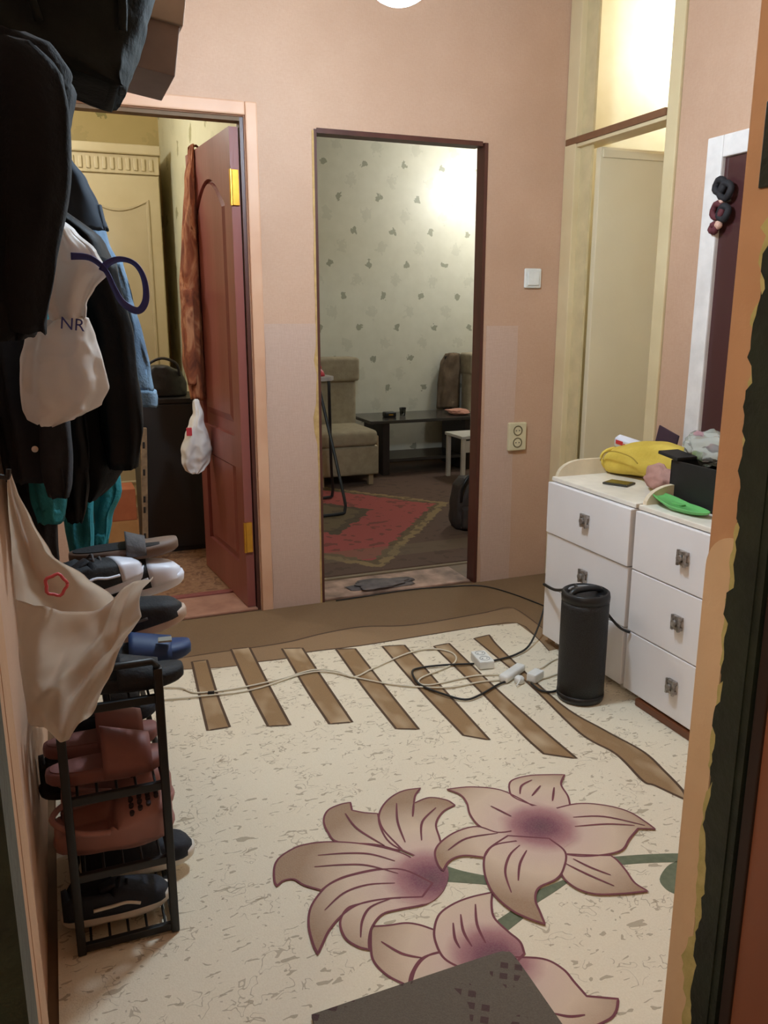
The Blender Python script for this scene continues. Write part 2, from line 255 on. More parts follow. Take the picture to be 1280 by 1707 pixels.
WIRES = {"white":[[[0.2385,2.9108],[0.3305,2.8745],[0.3854,2.8108],[0.5349,2.7939],[0.6975,2.8116],[0.8253,2.8471],[0.9077,2.8029],[0.9541,2.7272],[1.0439,2.7726],[1.2319,2.8591],[1.3398,2.8623],[1.4008,2.7925],[1.3544,2.6981],[1.1793,2.6215],[1.1894,2.5626],[1.38,2.5705],[1.4908,2.5382]],[[0.1968,2.8141],[0.3799,2.777],[0.5725,2.7632],[0.7705,2.8224],[0.874,2.8103],[0.9716,2.7091],[1.0761,2.6073],[1.2301,2.5197],[1.3766,2.516],[1.4935,2.4976]],[[1.5756,2.5048],[1.6667,2.5448],[1.7509,2.5909],[1.8624,2.6104]],[[1.5586,2.4553],[1.6248,2.457],[1.7011,2.4725],[1.765,2.4473]]],"black":[[[1.5134,2.6636],[1.6269,2.6816],[1.7311,2.7388],[1.8657,2.862],[1.9477,2.9435]],[[1.4297,2.666],[1.3134,2.6938],[1.2175,2.7077],[1.1722,2.6788],[1.1576,2.5728],[1.204,2.4651],[1.257,2.4037],[1.3221,2.4134],[1.4254,2.4672],[1.469,2.4773]],[[1.5466,2.4357],[1.5429,2.3677],[1.5781,2.3433],[1.6379,2.3566]],[[1.1599,3.5653],[1.3472,3.5745],[1.5416,3.584],[1.7276,3.56],[1.9043,3.5104],[1.9896,3.359],[2.047,3.1354]]]}
# ================================================================ setting
PEACH = NT('peach wallpaper'); N = PEACH
v = N.coord(); grain = N.noise(170, 2, N.mapped((1, 1, .35))); grain2 = N.noise(170, 2, N.mapped((.35, .35, 1)))
blot = N.noise(1.7, 4)
cc = N.mix(N.math('MULTIPLY', N.math('ADD', grain, grain2), .5), lin((193, 155, 129)), lin((211, 177, 152)))
cc = N.mix(N.ramp(blot, [(.35, (0, 0, 0, 1)), (.75, (.5, .5, .5, 1))]), cc, lin((176, 138, 110)))
N.t.links.new(cc, N.b.inputs['Base Color']); N.b.inputs['Roughness'].default_value = .55; N.b.inputs['Specular IOR Level'].default_value = .35
N.bump(N.math('ADD', grain, grain2), .12, .004); PEACH = N.m
def linen(name, a, b):
    N = NT(name); g = N.noise(190, 2, N.mapped((1, 1, .2))); h = N.noise(190, 2, N.mapped((.2, .2, 1)))
    N.t.links.new(N.mix(N.math('MULTIPLY', N.math('ADD', g, h), .5), lin(a), lin(b)), N.b.inputs['Base Color']); N.b.inputs['Roughness'].default_value = .6
    N.bump(N.math('ADD', g, h), .12, .004); return N.m
PATCH = linen('pale pink wallpaper patch', (188, 156, 138), (208, 180, 162))
CREAM = mat('cream gloss paint', (222, 204, 164), .4, (210, 190, 148), 4, .05, 90)
CREAM2 = mat('cream door paint', (226, 214, 184), .42, (216, 203, 172), 2, .04, 60)
TAN = mat('tan plaster reveal', (206, 166, 128), .7, (194, 152, 114), 6, .12, 70)
GREEN = mat('dark green old paint', (44, 54, 42), .5, (30, 38, 32), 14, .3, 40)
FLAKE = mat('pale yellow flaking paint', (206, 198, 138), .7, (180, 176, 110), 30, .2, 80)
CEIL = mat('aged ceiling paint', (186, 176, 164), .85)
BROWNJ = mat('dark brown jamb paint', (92, 50, 40), .4, (70, 38, 32), 10, .05, 50, stretch=(1, 1, .1))
MAROON = mat('red brown door paint', (150, 88, 80), .38, (130, 70, 62), 5, .08, 60, stretch=(1, 1, .12))
BRASS = mat('brass hinge', (214, 160, 60), .35, None, 20, metal=.8)
DKWOOD = mat('dark wood', (52, 38, 32), .5, (38, 28, 24), 8, .05, 50, stretch=(.2, 1, 1))
WHITE = mat('white gloss laminate', (236, 232, 232), .35, (230, 226, 226), 3)
PLASTIC = mat('white plastic', (235, 235, 230), .4)
BLACKM = mat('black painted metal', (22, 22, 22), .45, (14, 14, 15), 30)
BLACKP = mat('black plastic', (20, 20, 22), .4)

def wallpaper(name, a, b, leaf, sx, sz, axis='X'):
    N = NT(name); co = N.coord(); sp = N.n('SeparateXYZ'); N.t.links.new(co, sp.inputs[0])
    u = N.math('DIVIDE', sp.outputs[axis], sx); w = N.math('DIVIDE', sp.outputs['Z'], sz)
    nz = N.noise(9, 3)
    def spots(du, dw, r, rz):
        row = N.math('FLOOR', N.math('ADD', w, dw)); uu = N.math('ADD', N.math('ADD', u, du), N.math('MULTIPLY', row, .37))
        fu = N.math('SUBTRACT', N.math('FRACT', uu), .5); fw = N.math('SUBTRACT', N.math('FRACT', N.math('ADD', w, dw)), .5)
        d = N.math('SQRT', N.math('ADD', N.math('POWER', N.math('DIVIDE', fu, r), 2), N.math('POWER', N.math('DIVIDE', fw, rz), 2)))
        d = N.math('ADD', d, N.math('MULTIPLY', N.math('SUBTRACT', N.noise(28, 2), .5), 2.6))
        return N.math('LESS_THAN', d, .75)
    base = N.mix(nz, lin(a), lin(b))
    base = N.mix(N.math('MULTIPLY', spots(.31, .5, .16, .24), .13), base, lin(leaf))
    base = N.mix(N.math('MULTIPLY', spots(0, 0, .10, .14), .7), base, lin(leaf))
    N.t.links.new(base, N.b.inputs['Base Color']); N.b.inputs['Roughness'].default_value = .36
    return N.m
WP_LIV = wallpaper('pale floral wallpaper', (205, 200, 180), (222, 217, 199), (124, 124, 100), .36, .27)
WP_BED = wallpaper('yellow floral wallpaper', (224, 221, 188), (234, 231, 202), (150, 146, 96), .5, .36, 'Y')
WP_BEDFAR = wallpaper('olive floral wallpaper', (188, 166, 108), (198, 176, 118), (120, 116, 66), .5, .36)

H = 2.9            # ceiling height
YB, YB2 = 3.594, 3.664
XL, XR = -.12, 2.35
# floors
m = MB().box(-1.7, 4.3, -1.4, 7.2, -.06, 0).build('floor', mat('brown linoleum floor', (120, 92, 64), .55, (98, 74, 52), 10), kind='structure')
m = MB().box(-1.7, 4.3, -1.4, 7.2, H, H+.06).build('ceiling', CEIL, kind='structure')
# back wall with two openings
w = MB()
for a in [(-1.6, .005, 0, H), (.805, 1.10, 0, H), (1.925, 2.45, 0, H), (.005, .805, 2.12, H), (1.10, 1.925, 2.095, H)]:
    w.box(a[0], a[1], YB, YB2, a[2], a[3])
wb = w.build('wall_back', PEACH, kind='structure')
def patch(x0, x1, z0, z1, seed):
    random.seed(seed); pts = []
    n = 14
    for i in range(n): pts.append((x0+random.uniform(-.004, .004), z0+(z1-z0)*i/(n-1)))
    for i in range(n-1, -1, -1): pts.append((x1+random.uniform(-.003, .003), z0+(z1-z0)*i/(n-1)))
    mb = MB(); nn = len(pts)
    mb.add([(p[0], YB-.0025, p[1]) for p in pts]+[(p[0], YB+.001, p[1]) for p in pts], [tuple(range(nn)), tuple(range(2*nn-1, nn-1, -1))]+[(k, k+nn, (k+1) % nn+nn, (k+1) % nn) for k in range(nn)])
    o = mb.build('wallpaper_patch', PATCH, wb); o['label'] = 'paler pink strip of wallpaper beside the doorway'
patch(.862, 1.094, .0, 1.30, 1); patch(1.945, 2.115, .0, 1.285, 2)
# bare plaster edge along the open doorway
mb = MB(); random.seed(5); pts = []
n = 34
for i in range(n): pts.append((1.1, .0+2.09*i/(n-1)))
for i in range(n-1, -1, -1):
    z = 2.09*i/(n-1); pts.append((1.1-.006-(.022 if .75 < z < 1.15 else .004)*random.random(), z))
nn = len(pts)
mb.add([(p[0], YB-.0035, p[1]) for p in pts]+[(p[0], YB, p[1]) for p in pts], [tuple(range(nn)), tuple(range(2*nn-1, nn-1, -1))]+[(k, k+nn, (k+1) % nn+nn, (k+1) % nn) for k in range(nn)])
mb.build('bare_plaster_edge', mat('bare yellow plaster', (206, 172, 112), .8, (180, 146, 92), 30), wb)
# frame of the open doorway (dark brown boards)
t = struct('trim_1', label='dark brown boards lining the open doorway')
MB().box(1.10, 1.112, YB-.004, YB2, 0, 2.095).build('jamb_board', BROWNJ, t)
MB().box(1.908, 1.925, YB-.006, YB2, 0, 2.095).build('jamb_board', BROWNJ, t)
MB().box(1.112, 1.897, YB-.006, YB2, 2.08, 2.10).build('head_board', BROWNJ, t)
# peach painted casing round the left doorway
t = struct('trim_2', label='peach painted casing around the bedroom doorway')
CAS = mat('peach casing paint', (220, 176, 144), .45, (208, 160, 128), 5)
MB().bbox(.808, .858, YB-.02, YB+.01, 0, 2.175, .006).build('side_casing', CAS, t)
MB().bbox(-.11, .808, YB-.02, YB+.01, 2.122, 2.175, .006).build('head_casing', CAS, t)
MB().box(.790, .806, YB+.012, YB2, 0, 2.12).build('jamb_board', BROWNJ, t)
MB().box(.005, .790, YB+.012, YB2, 2.105, 2.12).build('head_board', mat('brown head board', (120, 92, 60), .6), t)
t = struct('trim_3', label='worn painted board threshold of the open doorway')
MB().bbox(1.112, 1.897, YB+.01, 3.86, 0, .012, .004).build('threshold_board', mat('worn pink threshold', (196, 158, 136), .6, (110, 86, 72), 9, .2, 60), t)
t = struct('trim_4', label='pinkish threshold board of the bedroom doorway')
MB().bbox(.005, .79, YB+.005, 3.86, 0, .012, .004).build('threshold_board', mat('pink board', (178, 132, 108), .6, (150, 104, 84), 9), t)
MB().bbox(.005, .79, 3.862, 3.90, 0, .02, .005).build('threshold_strip', MAROON, t)
# left wall of the hall
MB().box(XL-.1, XL, .88, YB, 0, H).build('wall_left', PEACH, kind='structure')
# right wall, bathroom doorway with transom
w = MB()
for a in [(.88, 2.82, 0, H), (2.82, 3.594, 2.80, H)]: w.box(XR, XR+.10, a[0], a[1], a[2], a[3])
w.build('wall_right', PEACH, kind='structure')
t = struct('trim_5', label='cream painted frame of the bathroom doorway with transom')
MB().bbox(XR-.018, XR+.03, 3.502, 3.592, 0, 2.80, .005).build('side_casing', CREAM, t)
MB().box(XR+.012, XR+.024, 3.415, 3.505, 0, 2.80).build('jamb_board', mat('cream jamb', (214, 196, 152), .5), t)
MB().bbox(XR-.012, XR+.10, 2.822, 2.888, 0, 2.80, .005).build('side_casing', CREAM, t)
MB().bbox(XR-.02, XR+.095, 2.888, 3.585, 2.105, 2.135, .004).build('transom_bar', mat('brown transom bar', (128, 88, 60), .5), t)
MB().bbox(XR-.012, XR+.09, 2.888, 3.50, 2.09, 2.106, .003).build('transom_bar_moulding', CREAM, t)
# bathroom shell
BATHW = mat('cream bathroom wall', (240, 232, 202), .5, (230, 220, 184), 6)
MB().box(XR+.027, 3.9, YB-.006, YB+.1, 0, H).build('wall_bathroom_far', BATHW, kind='structure')
MB().box(3.9, 4.0, 1.6, YB2, 0, H).build('wall_bathroom_right', BATHW, kind='structure')
MB().box(XR+.10, 3.9, 1.6, 1.7, 0, H).build('wall_bathroom_near', BATHW, kind='structure')
# cream bathroom door, opened inwards
d = struct('door_2', label='cream flush door opened into the bathroom')
d.location = (XR+.035, 3.412, 0); d.rotation_euler = (0, 0, R(-2))
MB().bbox(0, .60, -.036, 0, .01, 2.075, .004).build('leaf', CREAM2, d)
MB().bbox(.012, .588, -.042, -.036, 2.03, 2.065, .002).build('top_rail', CREAM2, d)
MB().bbox(.56, .588, -.042, -.036, .03, 2.03, .002).build('edge_strip', CREAM2, d)
# bedroom and living room shells
MB().box(.84, .95, YB2, 7.1, 0, H).build('wall_bedroom_right', WP_BED, kind='structure')
MB().box(-1.6, .84, 6.5, 6.6, 0, H).build('wall_bedroom_far', WP_BEDFAR, kind='structure')
MB().box(-1.7, -1.6, YB, 6.6, 0, H).build('wall_bedroom_left', WP_BED, kind='structure')
MB().box(.95, 4.3, 7.0, 7.1, 0, H).build('wall_living_far', WP_LIV, kind='structure')
MB().box(4.2, 4.3, YB2, 7.0, 0, H).build('wall_living_right', WP_LIV, kind='structure')
MB().box(2.45, 4.2, YB2, YB2+.02, 0, H).build('wall_living_near', WP_LIV, kind='structure')
MB().bbox(.95, 4.2, 6.985, 7.0, 0, .07, .004).build('baseboard_living', DKWOOD, kind='structure')
# near wall: the doorway the photo is taken through
w = MB()
for a in [(-.9, -.07, 0, H), (.842, 2.45, 0, H), (-.07, .842, 2.08, H)]: w.box(a[0], a[1], .80, .88, a[2], a[3])
w.build('wall_near', TAN, kind='structure')
t = struct('trim_6', label='chipped dark green entrance door frame')
MB().box(.840, .93, .776, .832, 0, 2.08).build('frame_post', GREEN, t)
MB().box(-.16, -.068, .66, .742, 0, 2.08).build('frame_post', GREEN, t)
MB().box(-.068, .84, .70, .80, 2.04, 2.10).build('frame_head', GREEN, t)
MB().box(-.14, -.0705, .742, .80, 0, 2.08).build('plaster_reveal', TAN, t)
def ragged(x, ybase, amp, z0, z1, m, name, seed, sgn, wide=.0):
    random.seed(seed); n = 170; pts = []; cur = 0
    ys = []
    for i in range(n):
        z = z0+(z1-z0)*i/(n-1); cur = .82*cur+.18*random.uniform(-.1, 1)+random.choice((0, 0, 0, 0, -.45, .35))*random.random(); ys.append((ybase+amp*max(0, cur), z))
    base = [(ybase-.03, z) for _, z in ys]
    poly = ys+base[::-1]; nn = len(poly)
    MB().add([(x, p[0], p[1]) for p in poly]+[(x+sgn*.003, p[0], p[1]) for p in poly], [tuple(range(nn)), tuple(range(2*nn-1, nn-1, -1))]+[(k, k+nn, (k+1) % nn+nn, (k+1) % nn) for k in range(nn)]).build(name, m, t)
ragged(.8390, .826, .024, .1, 1.9, FLAKE, 'flaking_paint', 3, 1)
ragged(.8375, .818, .024, .1, 1.9, GREEN, 'green_paint_edge', 11, 1)
ragged(-.0690, .730, .022, .1, 1.25, GREEN, 'green_paint_edge', 8, -1)
MB().bbox(.838, .842, .822, .852, 1.50, 1.60, .001).build('green_paint_patch', GREEN, t)
pts = [(.834, 0), (.881, 0)]+[(.881-.047*(1-math.cos(PI/2*i/8)), 1.0+.05*math.sin(PI/2*i/8)) for i in range(9)]; q = len(pts)
MB().add([(.8395, p[0], p[1]) for p in pts]+[(.843, p[0], p[1]) for p in pts], [tuple(range(q)), tuple(range(2*q-1, q-1, -1))]+[(k, k+q, (k+1) % q+q, (k+1) % q) for k in range(q)]).build('pale_plaster_patch', mat('pale plaster', (232, 208, 172), .7, (222, 196, 158), 8, .1, 60), t)
# brown entrance door, swung open towards the viewer at the right
d = struct('door_3', label='red brown entrance door leaf standing open at the right edge')
MB().bbox(.846, .89, -.05, .772, .02, 2.05, .004).build('leaf', mat('red brown entrance door', (160, 108, 82), .4, (132, 84, 62), 4, .06, 40, stretch=(1, 1, .12)), d)
MB().bbox(.842, .848, .752, .771, .03, 2.04, .002).build('edge_rail', mat('dark door edge', (48, 34, 28), .5), d)
# entry vestibule round the viewer
MB().box(-.9, -.8, -1.3, .80, 0, H).build('wall_entry_left', TAN, kind='structure')
MB().box(1.2, 1.3, -1.3, .80, 0, H).build('wall_entry_right', TAN, kind='structure')
MB().box(-.9, 1.3, -1.4, -1.3, 0, H).build('wall_entry_back', TAN, kind='structure')
# red brown bedroom door, opened inwards along the bedroom wall
d = struct('door_1', label='red brown panelled bedroom door standing open')
d.location = (.786, YB+.03, 0); d.rotation_euler = (0, 0, R(90+5.0))
# leaf runs along local +x, its visible face at local +y
LW, LT, LH = .74, .038, 2.085
fr = MB()
st = .105
fr.box(0, st, 0, LT, .015, LH); fr.box(LW-st, LW, 0, LT, .015, LH)
fr.box(st, LW-st, 0, LT, .015, .20); fr.box(st, LW-st, 0, LT, .66, .80)
# arched top rail
n = 14; top = []
for i in range(n+1):
    a = i/n; top.append((st+(LW-2*st)*a, 1.80+.13*math.sin(PI*a)))
vs = []
for y in (0, LT): vs += [(x, y, z) for x, z in top]+[(x, y, LH) for x, z in top]
fs = []
k = n+1
for i in range(n):
    fs += [(i, i+1, k+i+1, k+i), (2*k+i, 2*k+k+i, 2*k+k+i+1, 2*k+i+1), (i, 2*k+i, 2*k+i+1, i+1)]
fr.add(vs, fs)
fr.build('stile_frame', MAROON, d)
def arch_panel(x0, x1, z0, z1, rise, y0, y1):
    pl = [(x0, z0), (x1, z0)]+[(x1-(x1-x0)*i/12, z1+rise*math.sin(PI*i/12)) for i in range(13)]
    mb = MB(); q = len(pl); c = Vector((sum(p[0] for p in pl)/q, sum(p[1] for p in pl)/q))
    def ring(s, y): return [Vector((c.x+(p[0]-c.x)*s, y, c.y+(p[1]-c.y)*(1-(1-s)*.45))) for p in pl]
    mb.loft([ring(1, y0), ring(1, y1-.014), ring(.86, y1-.012), ring(.78, y1)])
    return mb
arch_panel(st, LW-st, .80, 1.80, .13, .004, LT-.003).build('upper_panel', MAROON, d)
arch_panel(st, LW-st, .20, .66, 0, .004, LT-.003).build('lower_panel', MAROON, d)
for z in (.28, 1.78):
    h = MB().bbox(-.012, .004, .006, LT+.004, z, z+.14, .002)
    h.tube([(-.008, LT+.002, z), (-.008, LT+.002, z+.14)], .007, 10); h.build('hinge', BRASS, d)

# ---------------------------------------------------------------- lamps
def globe(loc, r, strength, rgb, label, kind='ceiling_lamp'):
    t = thing(kind, loc, label, 'lamp')
    prof = [(.001+r*math.sin(PI*i/16), -r*math.cos(PI*i/16)) for i in range(16)]+[(r*.3, r*.96), (r*.3, r*1.05)]
    MB().lathe(prof, 28).build('glass_globe', emis(label[:20]+' glow', rgb, strength), t, smooth=True)
    MB().lathe([(r*.36, r*.95), (r*.36, r*1.2), (r*.12, r*1.35), (r*.1, r*1.5)], 20).build('lamp_holder', PLASTIC, t)
    MB().tube([(0, 0, r*1.4), (0, 0, H-loc[2]-.02)], .005, 8).build('cord', PLASTIC, t)
    MB().lathe([(.05, H-loc[2]-.03), (.05, H-loc[2]-.001), (.01, H-loc[2]-.001)], 20).build('ceiling_rose', PLASTIC, t)
    return t
globe((.93, 2.25, 2.235), .10, HALL_LAMP, (.80, 1.0, 1.17), 'glowing white globe pendant lamp hanging in the hall')
globe((3.72, 6.30, 2.46), .09, LIVING_LAMP, (.96, 1.0, 1.0), 'white globe pendant lamp in the living room corner')
globe((-.30, 4.90, 2.52), .09, BED_LAMP, (1, .98, .90), 'white globe pendant lamp in the bedroom')
globe((3.06, 3.46, 2.62), .06, BATH_LAMP, (1, .98, .90), 'small glowing globe lamp in the bathroom')
globe((-.46, .12, 2.05), .07, ENTRY_FILL, (1, .90, .74), 'dim warm globe lamp in the entry behind the doorway')  # unseen fill lamp, added to light the right jamb and brown door
# ================================================================ carpet with woven print
cp = thing('carpet', (0, 0, 0), 'beige and brown carpet printed with stripes and large mauve lilies covering the hall floor', 'carpet')
N = NT('carpet brown'); f = N.noise(240, 2); g = N.noise(5, 3)
N.t.links.new(N.mix(f, N.mix(g, lin((104, 78, 52)), lin((120, 93, 64))), lin((130, 103, 73))), N.b.inputs['Base Color']); N.b.inputs['Roughness'].default_value = .9; N.bump(f, .25, .004); C_BROWN = N.m
N = NT('carpet light brown'); f = N.noise(240, 2)
N.t.links.new(N.mix(f, lin((134, 106, 76)), lin((150, 122, 91))), N.b.inputs['Base Color']); N.b.inputs['Roughness'].default_value = .9; N.bump(f, .25, .004); C_LBROWN = N.m
N = NT('carpet beige speckled'); f = N.noise(260, 2)
v = N.mapped((1, 1.15, 1), (0, 0, R(12)))
n1 = N.noise(27, 1.0, v, .5, .8); n2 = N.noise(11, 0, N.mapped((1.3, 1, 1), (0, 0, R(-35))), .5, .6)
a = N.math('LESS_THAN', N.math('ABSOLUTE', N.math('SUBTRACT', n1, .5)), .017)
sp = N.math('MULTIPLY', a, N.math('GREATER_THAN', n2, .56))
n3 = N.noise(46, 1, N.mapped((.6, 1.4, 1), (0, 0, R(30))), .5, .8); sp2 = N.math('GREATER_THAN', n3, .675)
base = N.mix(f, lin((216, 204, 180)), lin((236, 226, 206)))
base = N.mix(N.math('MULTIPLY', N.noise(2.2, 2), .35), base, lin((214, 192, 158)))
base = N.mix(N.math('MULTIPLY', sp, .55), base, lin((150, 132, 108)))
base = N.mix(N.math('MULTIPLY', sp2, .6), base, lin((142, 124, 98)))
N.t.links.new(base, N.b.inputs['Base Color']); N.b.inputs['Roughness'].default_value = .9; N.bump(f, .25, .004); C_BEIGE = N.m
N = NT('carpet stripe'); f = N.noise(240, 2); g = N.noise(4, 2, N.mapped((2, 1, 1)))
N.t.links.new(N.mix(N.ramp(g, [(.5, (0, 0, 0, 1)), (.72, (1, 1, 1, 1))]), N.mix(f, lin((134, 104, 70)), lin((152, 122, 86))), lin((186, 162, 130))), N.b.inputs['Base Color'])
N.b.inputs['Roughness'].default_value = .9; N.bump(f, .25, .004); C_STRIPE = N.m
C_LINE = mat('carpet dark outline', (86, 64, 46), .9)
C_MAUVE = mat('carpet mauve outline', (120, 66, 74), .9)
C_STEM = mat('carpet grey green stem', (112, 118, 94), .9, (98, 104, 82), 60)
def flower_mat(k, c, s=1.0):
    N = NT('carpet lily '+k); geo = N.n('NewGeometry'); vm = N.n('VectorMath', operation='DISTANCE')
    N.t.links.new(geo.outputs['Position'], vm.inputs[0]); vm.inputs[1].default_value = (c[0], c[1], .01)
    d = N.math('ADD', N.math('MULTIPLY', vm.outputs['Value'], 2.6*s), N.math('MULTIPLY', N.math('SUBTRACT', N.noise(24, 2), .5), .05))
    col = N.ramp(d, [(.0, (84, 34, 62)), (.10, (112, 50, 78)), (.19, (158, 104, 112)), (.30, (206, 178, 164)), (.50, (208, 184, 162)), (.80, (150, 120, 95))])
    f = N.noise(240, 2); col = N.mix(N.math('MULTIPLY', f, .25), col, lin((206, 186, 160)))
    N.t.links.new(col, N.b.inputs['Base Color']); N.b.inputs['Roughness'].default_value = .9; N.bump(f, .25, .004); return N.m
MB().box(-.10, 2.33, .90, 3.575, 0, .006).build('backing', C_BROWN, cp)
def flat(poly, z, name, m, parent, k=5, sharp=50, smooth=True):
    P = smooth_poly(poly, k, sharp) if smooth else [Vector(p) for p in poly]
    o = MB().prism([(p.x, p.y) for p in P], .0055, z).build(name, m, parent, fix=True); return o, P
band = [[-.10, 3.05]]+BANDLINE+[[2.32, 2.72], [2.32, 2.6], [-.10, 2.6]]
flat(band, .0062, 'light_brown_band', C_LBROWN, cp, smooth=False)
MB().ribbon(catmull([Vector(p) for p in [[-.1, 3.06]]+BANDLINE], 5), .012, .0066).build('band_line', C_LINE, cp, fix=False)
fld, P = flat(FIELD, .0066, 'beige_field', C_BEIGE, cp, smooth=False)
MB().ribbon(catmull([Vector(p) for p in FIELD[1:13]], 3), .010, .0070).build('field_line', C_LINE, cp, fix=False)
for s_ in STRIPES:
    o, P = flat(s_, .0072, 'stripe', C_STRIPE, cp, 6, 40)
    MB().ribbon(P, .009, .0075, True).build('stripe_outline', C_LINE, o, fix=False)
zz = .0072
for s_ in STEMS: flat(s_, .0074, 'stem', C_STEM, cp, 4)
for fk, sc in (('C', 1.05), ('A', .95), ('B', 1.0)):
    fl_ = FLOWERS[fk]; fm = flower_mat(fk, fl_['c'], sc); zz += .0006
    for pi, p in enumerate(fl_['p']):
        zz += .00015
        o, P = flat(p, zz, 'petal', fm, cp, 6)
        if pi == 5 and fk == 'A' or pi == 6: continue
        MB().ribbon(P, .0055, zz+.0002, True).build('petal_outline', C_MAUVE, o, fix=False)
    vb = MB()
    for q in fl_['v']: vb.ribbon(catmull([Vector(a) for a in q], 6), .0065, zz+.0004)
    vb.build('petal_veins', C_MAUVE, cp, 'stuff', fix=False)
# doormat, its corner reaching into view
N = NT('dark grey doormat'); f = N.noise(300, 2); sp_ = N.n('SeparateXYZ'); N.t.links.new(N.mapped((1, 1, 1), (0, 0, R(33))), sp_.inputs[0])
fu = N.math('ABSOLUTE', N.math('SUBTRACT', N.math('FRACT', N.math('MULTIPLY', sp_.outputs[0], 34)), .5)); fw = N.math('ABSOLUTE', N.math('SUBTRACT', N.math('FRACT', N.math('MULTIPLY', sp_.outputs[1], 34)), .5))
dots = N.math('MULTIPLY', N.math('MULTIPLY', N.math('LESS_THAN', fu, .27), N.math('LESS_THAN', fw, .27)), N.math('GREATER_THAN', N.noise(7, 1), .5))
col = N.mix(f, lin((84, 76, 66)), lin((112, 102, 90))); col = N.mix(N.math('MULTIPLY', dots, .8), col, lin((70, 44, 48)))
N.t.links.new(col, N.b.inputs['Base Color']); N.b.inputs['Roughness'].default_value = .95; N.bump(f, .5, .006)
dm = MB().prism([(p.x, p.y) for p in smooth_poly([[.36, 1.298], [.56, 1.303], [.765, 1.307], [.795, 1.302], [.805, 1.28], [.803, 1.12], [.80, .93], [.34, .92]], 5, 30)], .0095, .018).build('doormat', N.m)
tag(dm, 'dark grey doormat with small squares lying over the lilies', 'doormat')

# ================================================================ left wall: shelf, hooks, clothes
sh = thing('wall_shelf', (0, 0, 0), 'dark hat shelf with coat hooks on the left wall above the coats', 'shelf')
MB().bbox(-.118, .06, 1.66, 2.28, 1.745, 1.762, .003).build('board', DKWOOD, sh)
MB().bbox(-.118, -.104, 1.35, 2.40, 1.62, 1.70, .003).build('rail', DKWOOD, sh)
for y in (1.50, 1.72, 1.98, 2.2, 2.3):
    MB().tube([(-.104, y, 1.66), (-.06, y, 1.65), (-.04, y, 1.66), (-.035, y, 1.69)], .004, 8, smooth=4).build('hook', BLACKM, sh)
for y in (1.72, 2.22):
    MB().tube([(-.116, y, 1.62), (-.116, y, 1.744), (.03, y, 1.744), (-.116, y, 1.62)], .006, 6).build('bracket', BLACKM, sh)
K_BLACK = mat('black wool', (11, 14, 20), .9, (7, 9, 13), 30, .3, 120, spec=.35)
K_BLACK2 = mat('black quilted nylon', (10, 12, 15), .6, (6, 7, 9), 12, .2, 40, spec=.2)
K_GREY = mat('charcoal jacket cloth', (30, 32, 40), .85, (20, 22, 28), 20, .3, 90)
K_DENIM = mat('faded blue denim', (112, 138, 160), .85, (70, 92, 116), 9, .3, 150)
K_DENIMD = mat('dark denim lining', (40, 48, 58), .85)
K_TEAL = mat('teal knit', (30, 132, 142), .8, (22, 108, 120), 18, .3, 120)
K_TOTE = thin(mat('white polythene', (232, 226, 220), .45, (216, 208, 200), 6, .15, 14), .4)
K_BLUE = mat('navy blue ribbon', (66, 72, 148), .6, (52, 56, 124), 20)
K_BAG = thin(mat('milky carrier plastic', (236, 228, 218), .35, (224, 214, 202), 5, .2, 9), .75)
K_RED = mat('red print', (206, 54, 66), .5)
def sc(rows, k): return [[1.35+(z-1.35)*k, a*k, b*k] for z, a, b in rows]   # same outline, set farther along the wall
def sol(o, th):
    md = o.modifiers.new('thickness', 'SOLIDIFY'); md.thickness = th; md.offset = 0; return o
Y, r = ROWS['coat']
t = thing('black_coat', (-.02, Y, 1.31), 'long black wool coat hanging nearest the doorway on the left wall', 'coat', 'coats on the left wall')
def put(mb, name, m, t, smooth=True, kind=None):
    L = t.location; mb.v = [(v[0]-L.x, v[1]-L.y, v[2]-L.z) for v in mb.v]
    return mb.build(name, m, t, kind, smooth)
put(drape(r, Y, lambda q: .07+.08*q, 1.0, 46, 60, 9, .12, .010), 'body', K_BLACK, t)
put(drape([[1.715, -.05, .02], [1.69, -.06, .05], [1.64, -.06, .056], [1.55, -.06, .05], [1.42, -.07, .02], [1.32, -.08, -.005]], Y-.10, .045, 2.2, 26, 30, 4, .1, .006), 'sleeve', K_BLACK, t)
put(drape([[1.742, -.05, .01], [1.73, -.07, .05], [1.70, -.075, .068], [1.675, -.07, .06]], Y-.02, .075, 4.2, 14, 30, 4, .1, .006), 'collar', K_BLACK, t)
Y, r = ROWS['grey']
t = thing('charcoal_jacket', (-.04, Y, 1.03), 'charcoal jacket hanging behind the white tote bag, above the teal cloth', 'jacket', 'coats on the left wall')
put(drape([[1.60, -.11, -.03]]+r, Y, .045, 3.0, 40, 50, 7, .2, .010), 'body', K_GREY, t)
put(drape(sc([[1.30, -.045, .012], [1.15, -.035, .022], [1.03, -.035, .016], [1.01, -.03, .01]], 1.06), Y-.05, .022, 6.0, 24, 26, 4, .15, .006), 'sleeve', K_GREY, t)
bt = MB().lathe([(.001, 0), (.006, 0), (.006, .003), (.001, .004)], 12, (0, 0, 0)); bt.v = [(v[0]-.0+.03-.035, v[2]*-1-.13, v[1]+.07) for v in bt.v]
bt.build('snap_button', mat('silver snap', (200, 200, 200), .3, metal=.9), t)
Y, r = ROWS['black']
t = thing('black_puffer_jacket', (.02, Y, .94), 'big black jacket with rounded hem hanging behind the tote bag', 'jacket', 'coats on the left wall')
put(drape([[1.60, -.09, .02]]+r, Y+.02, .09, 5.0, 48, 60, 6, .09, .012), 'body', K_BLACK2, t)
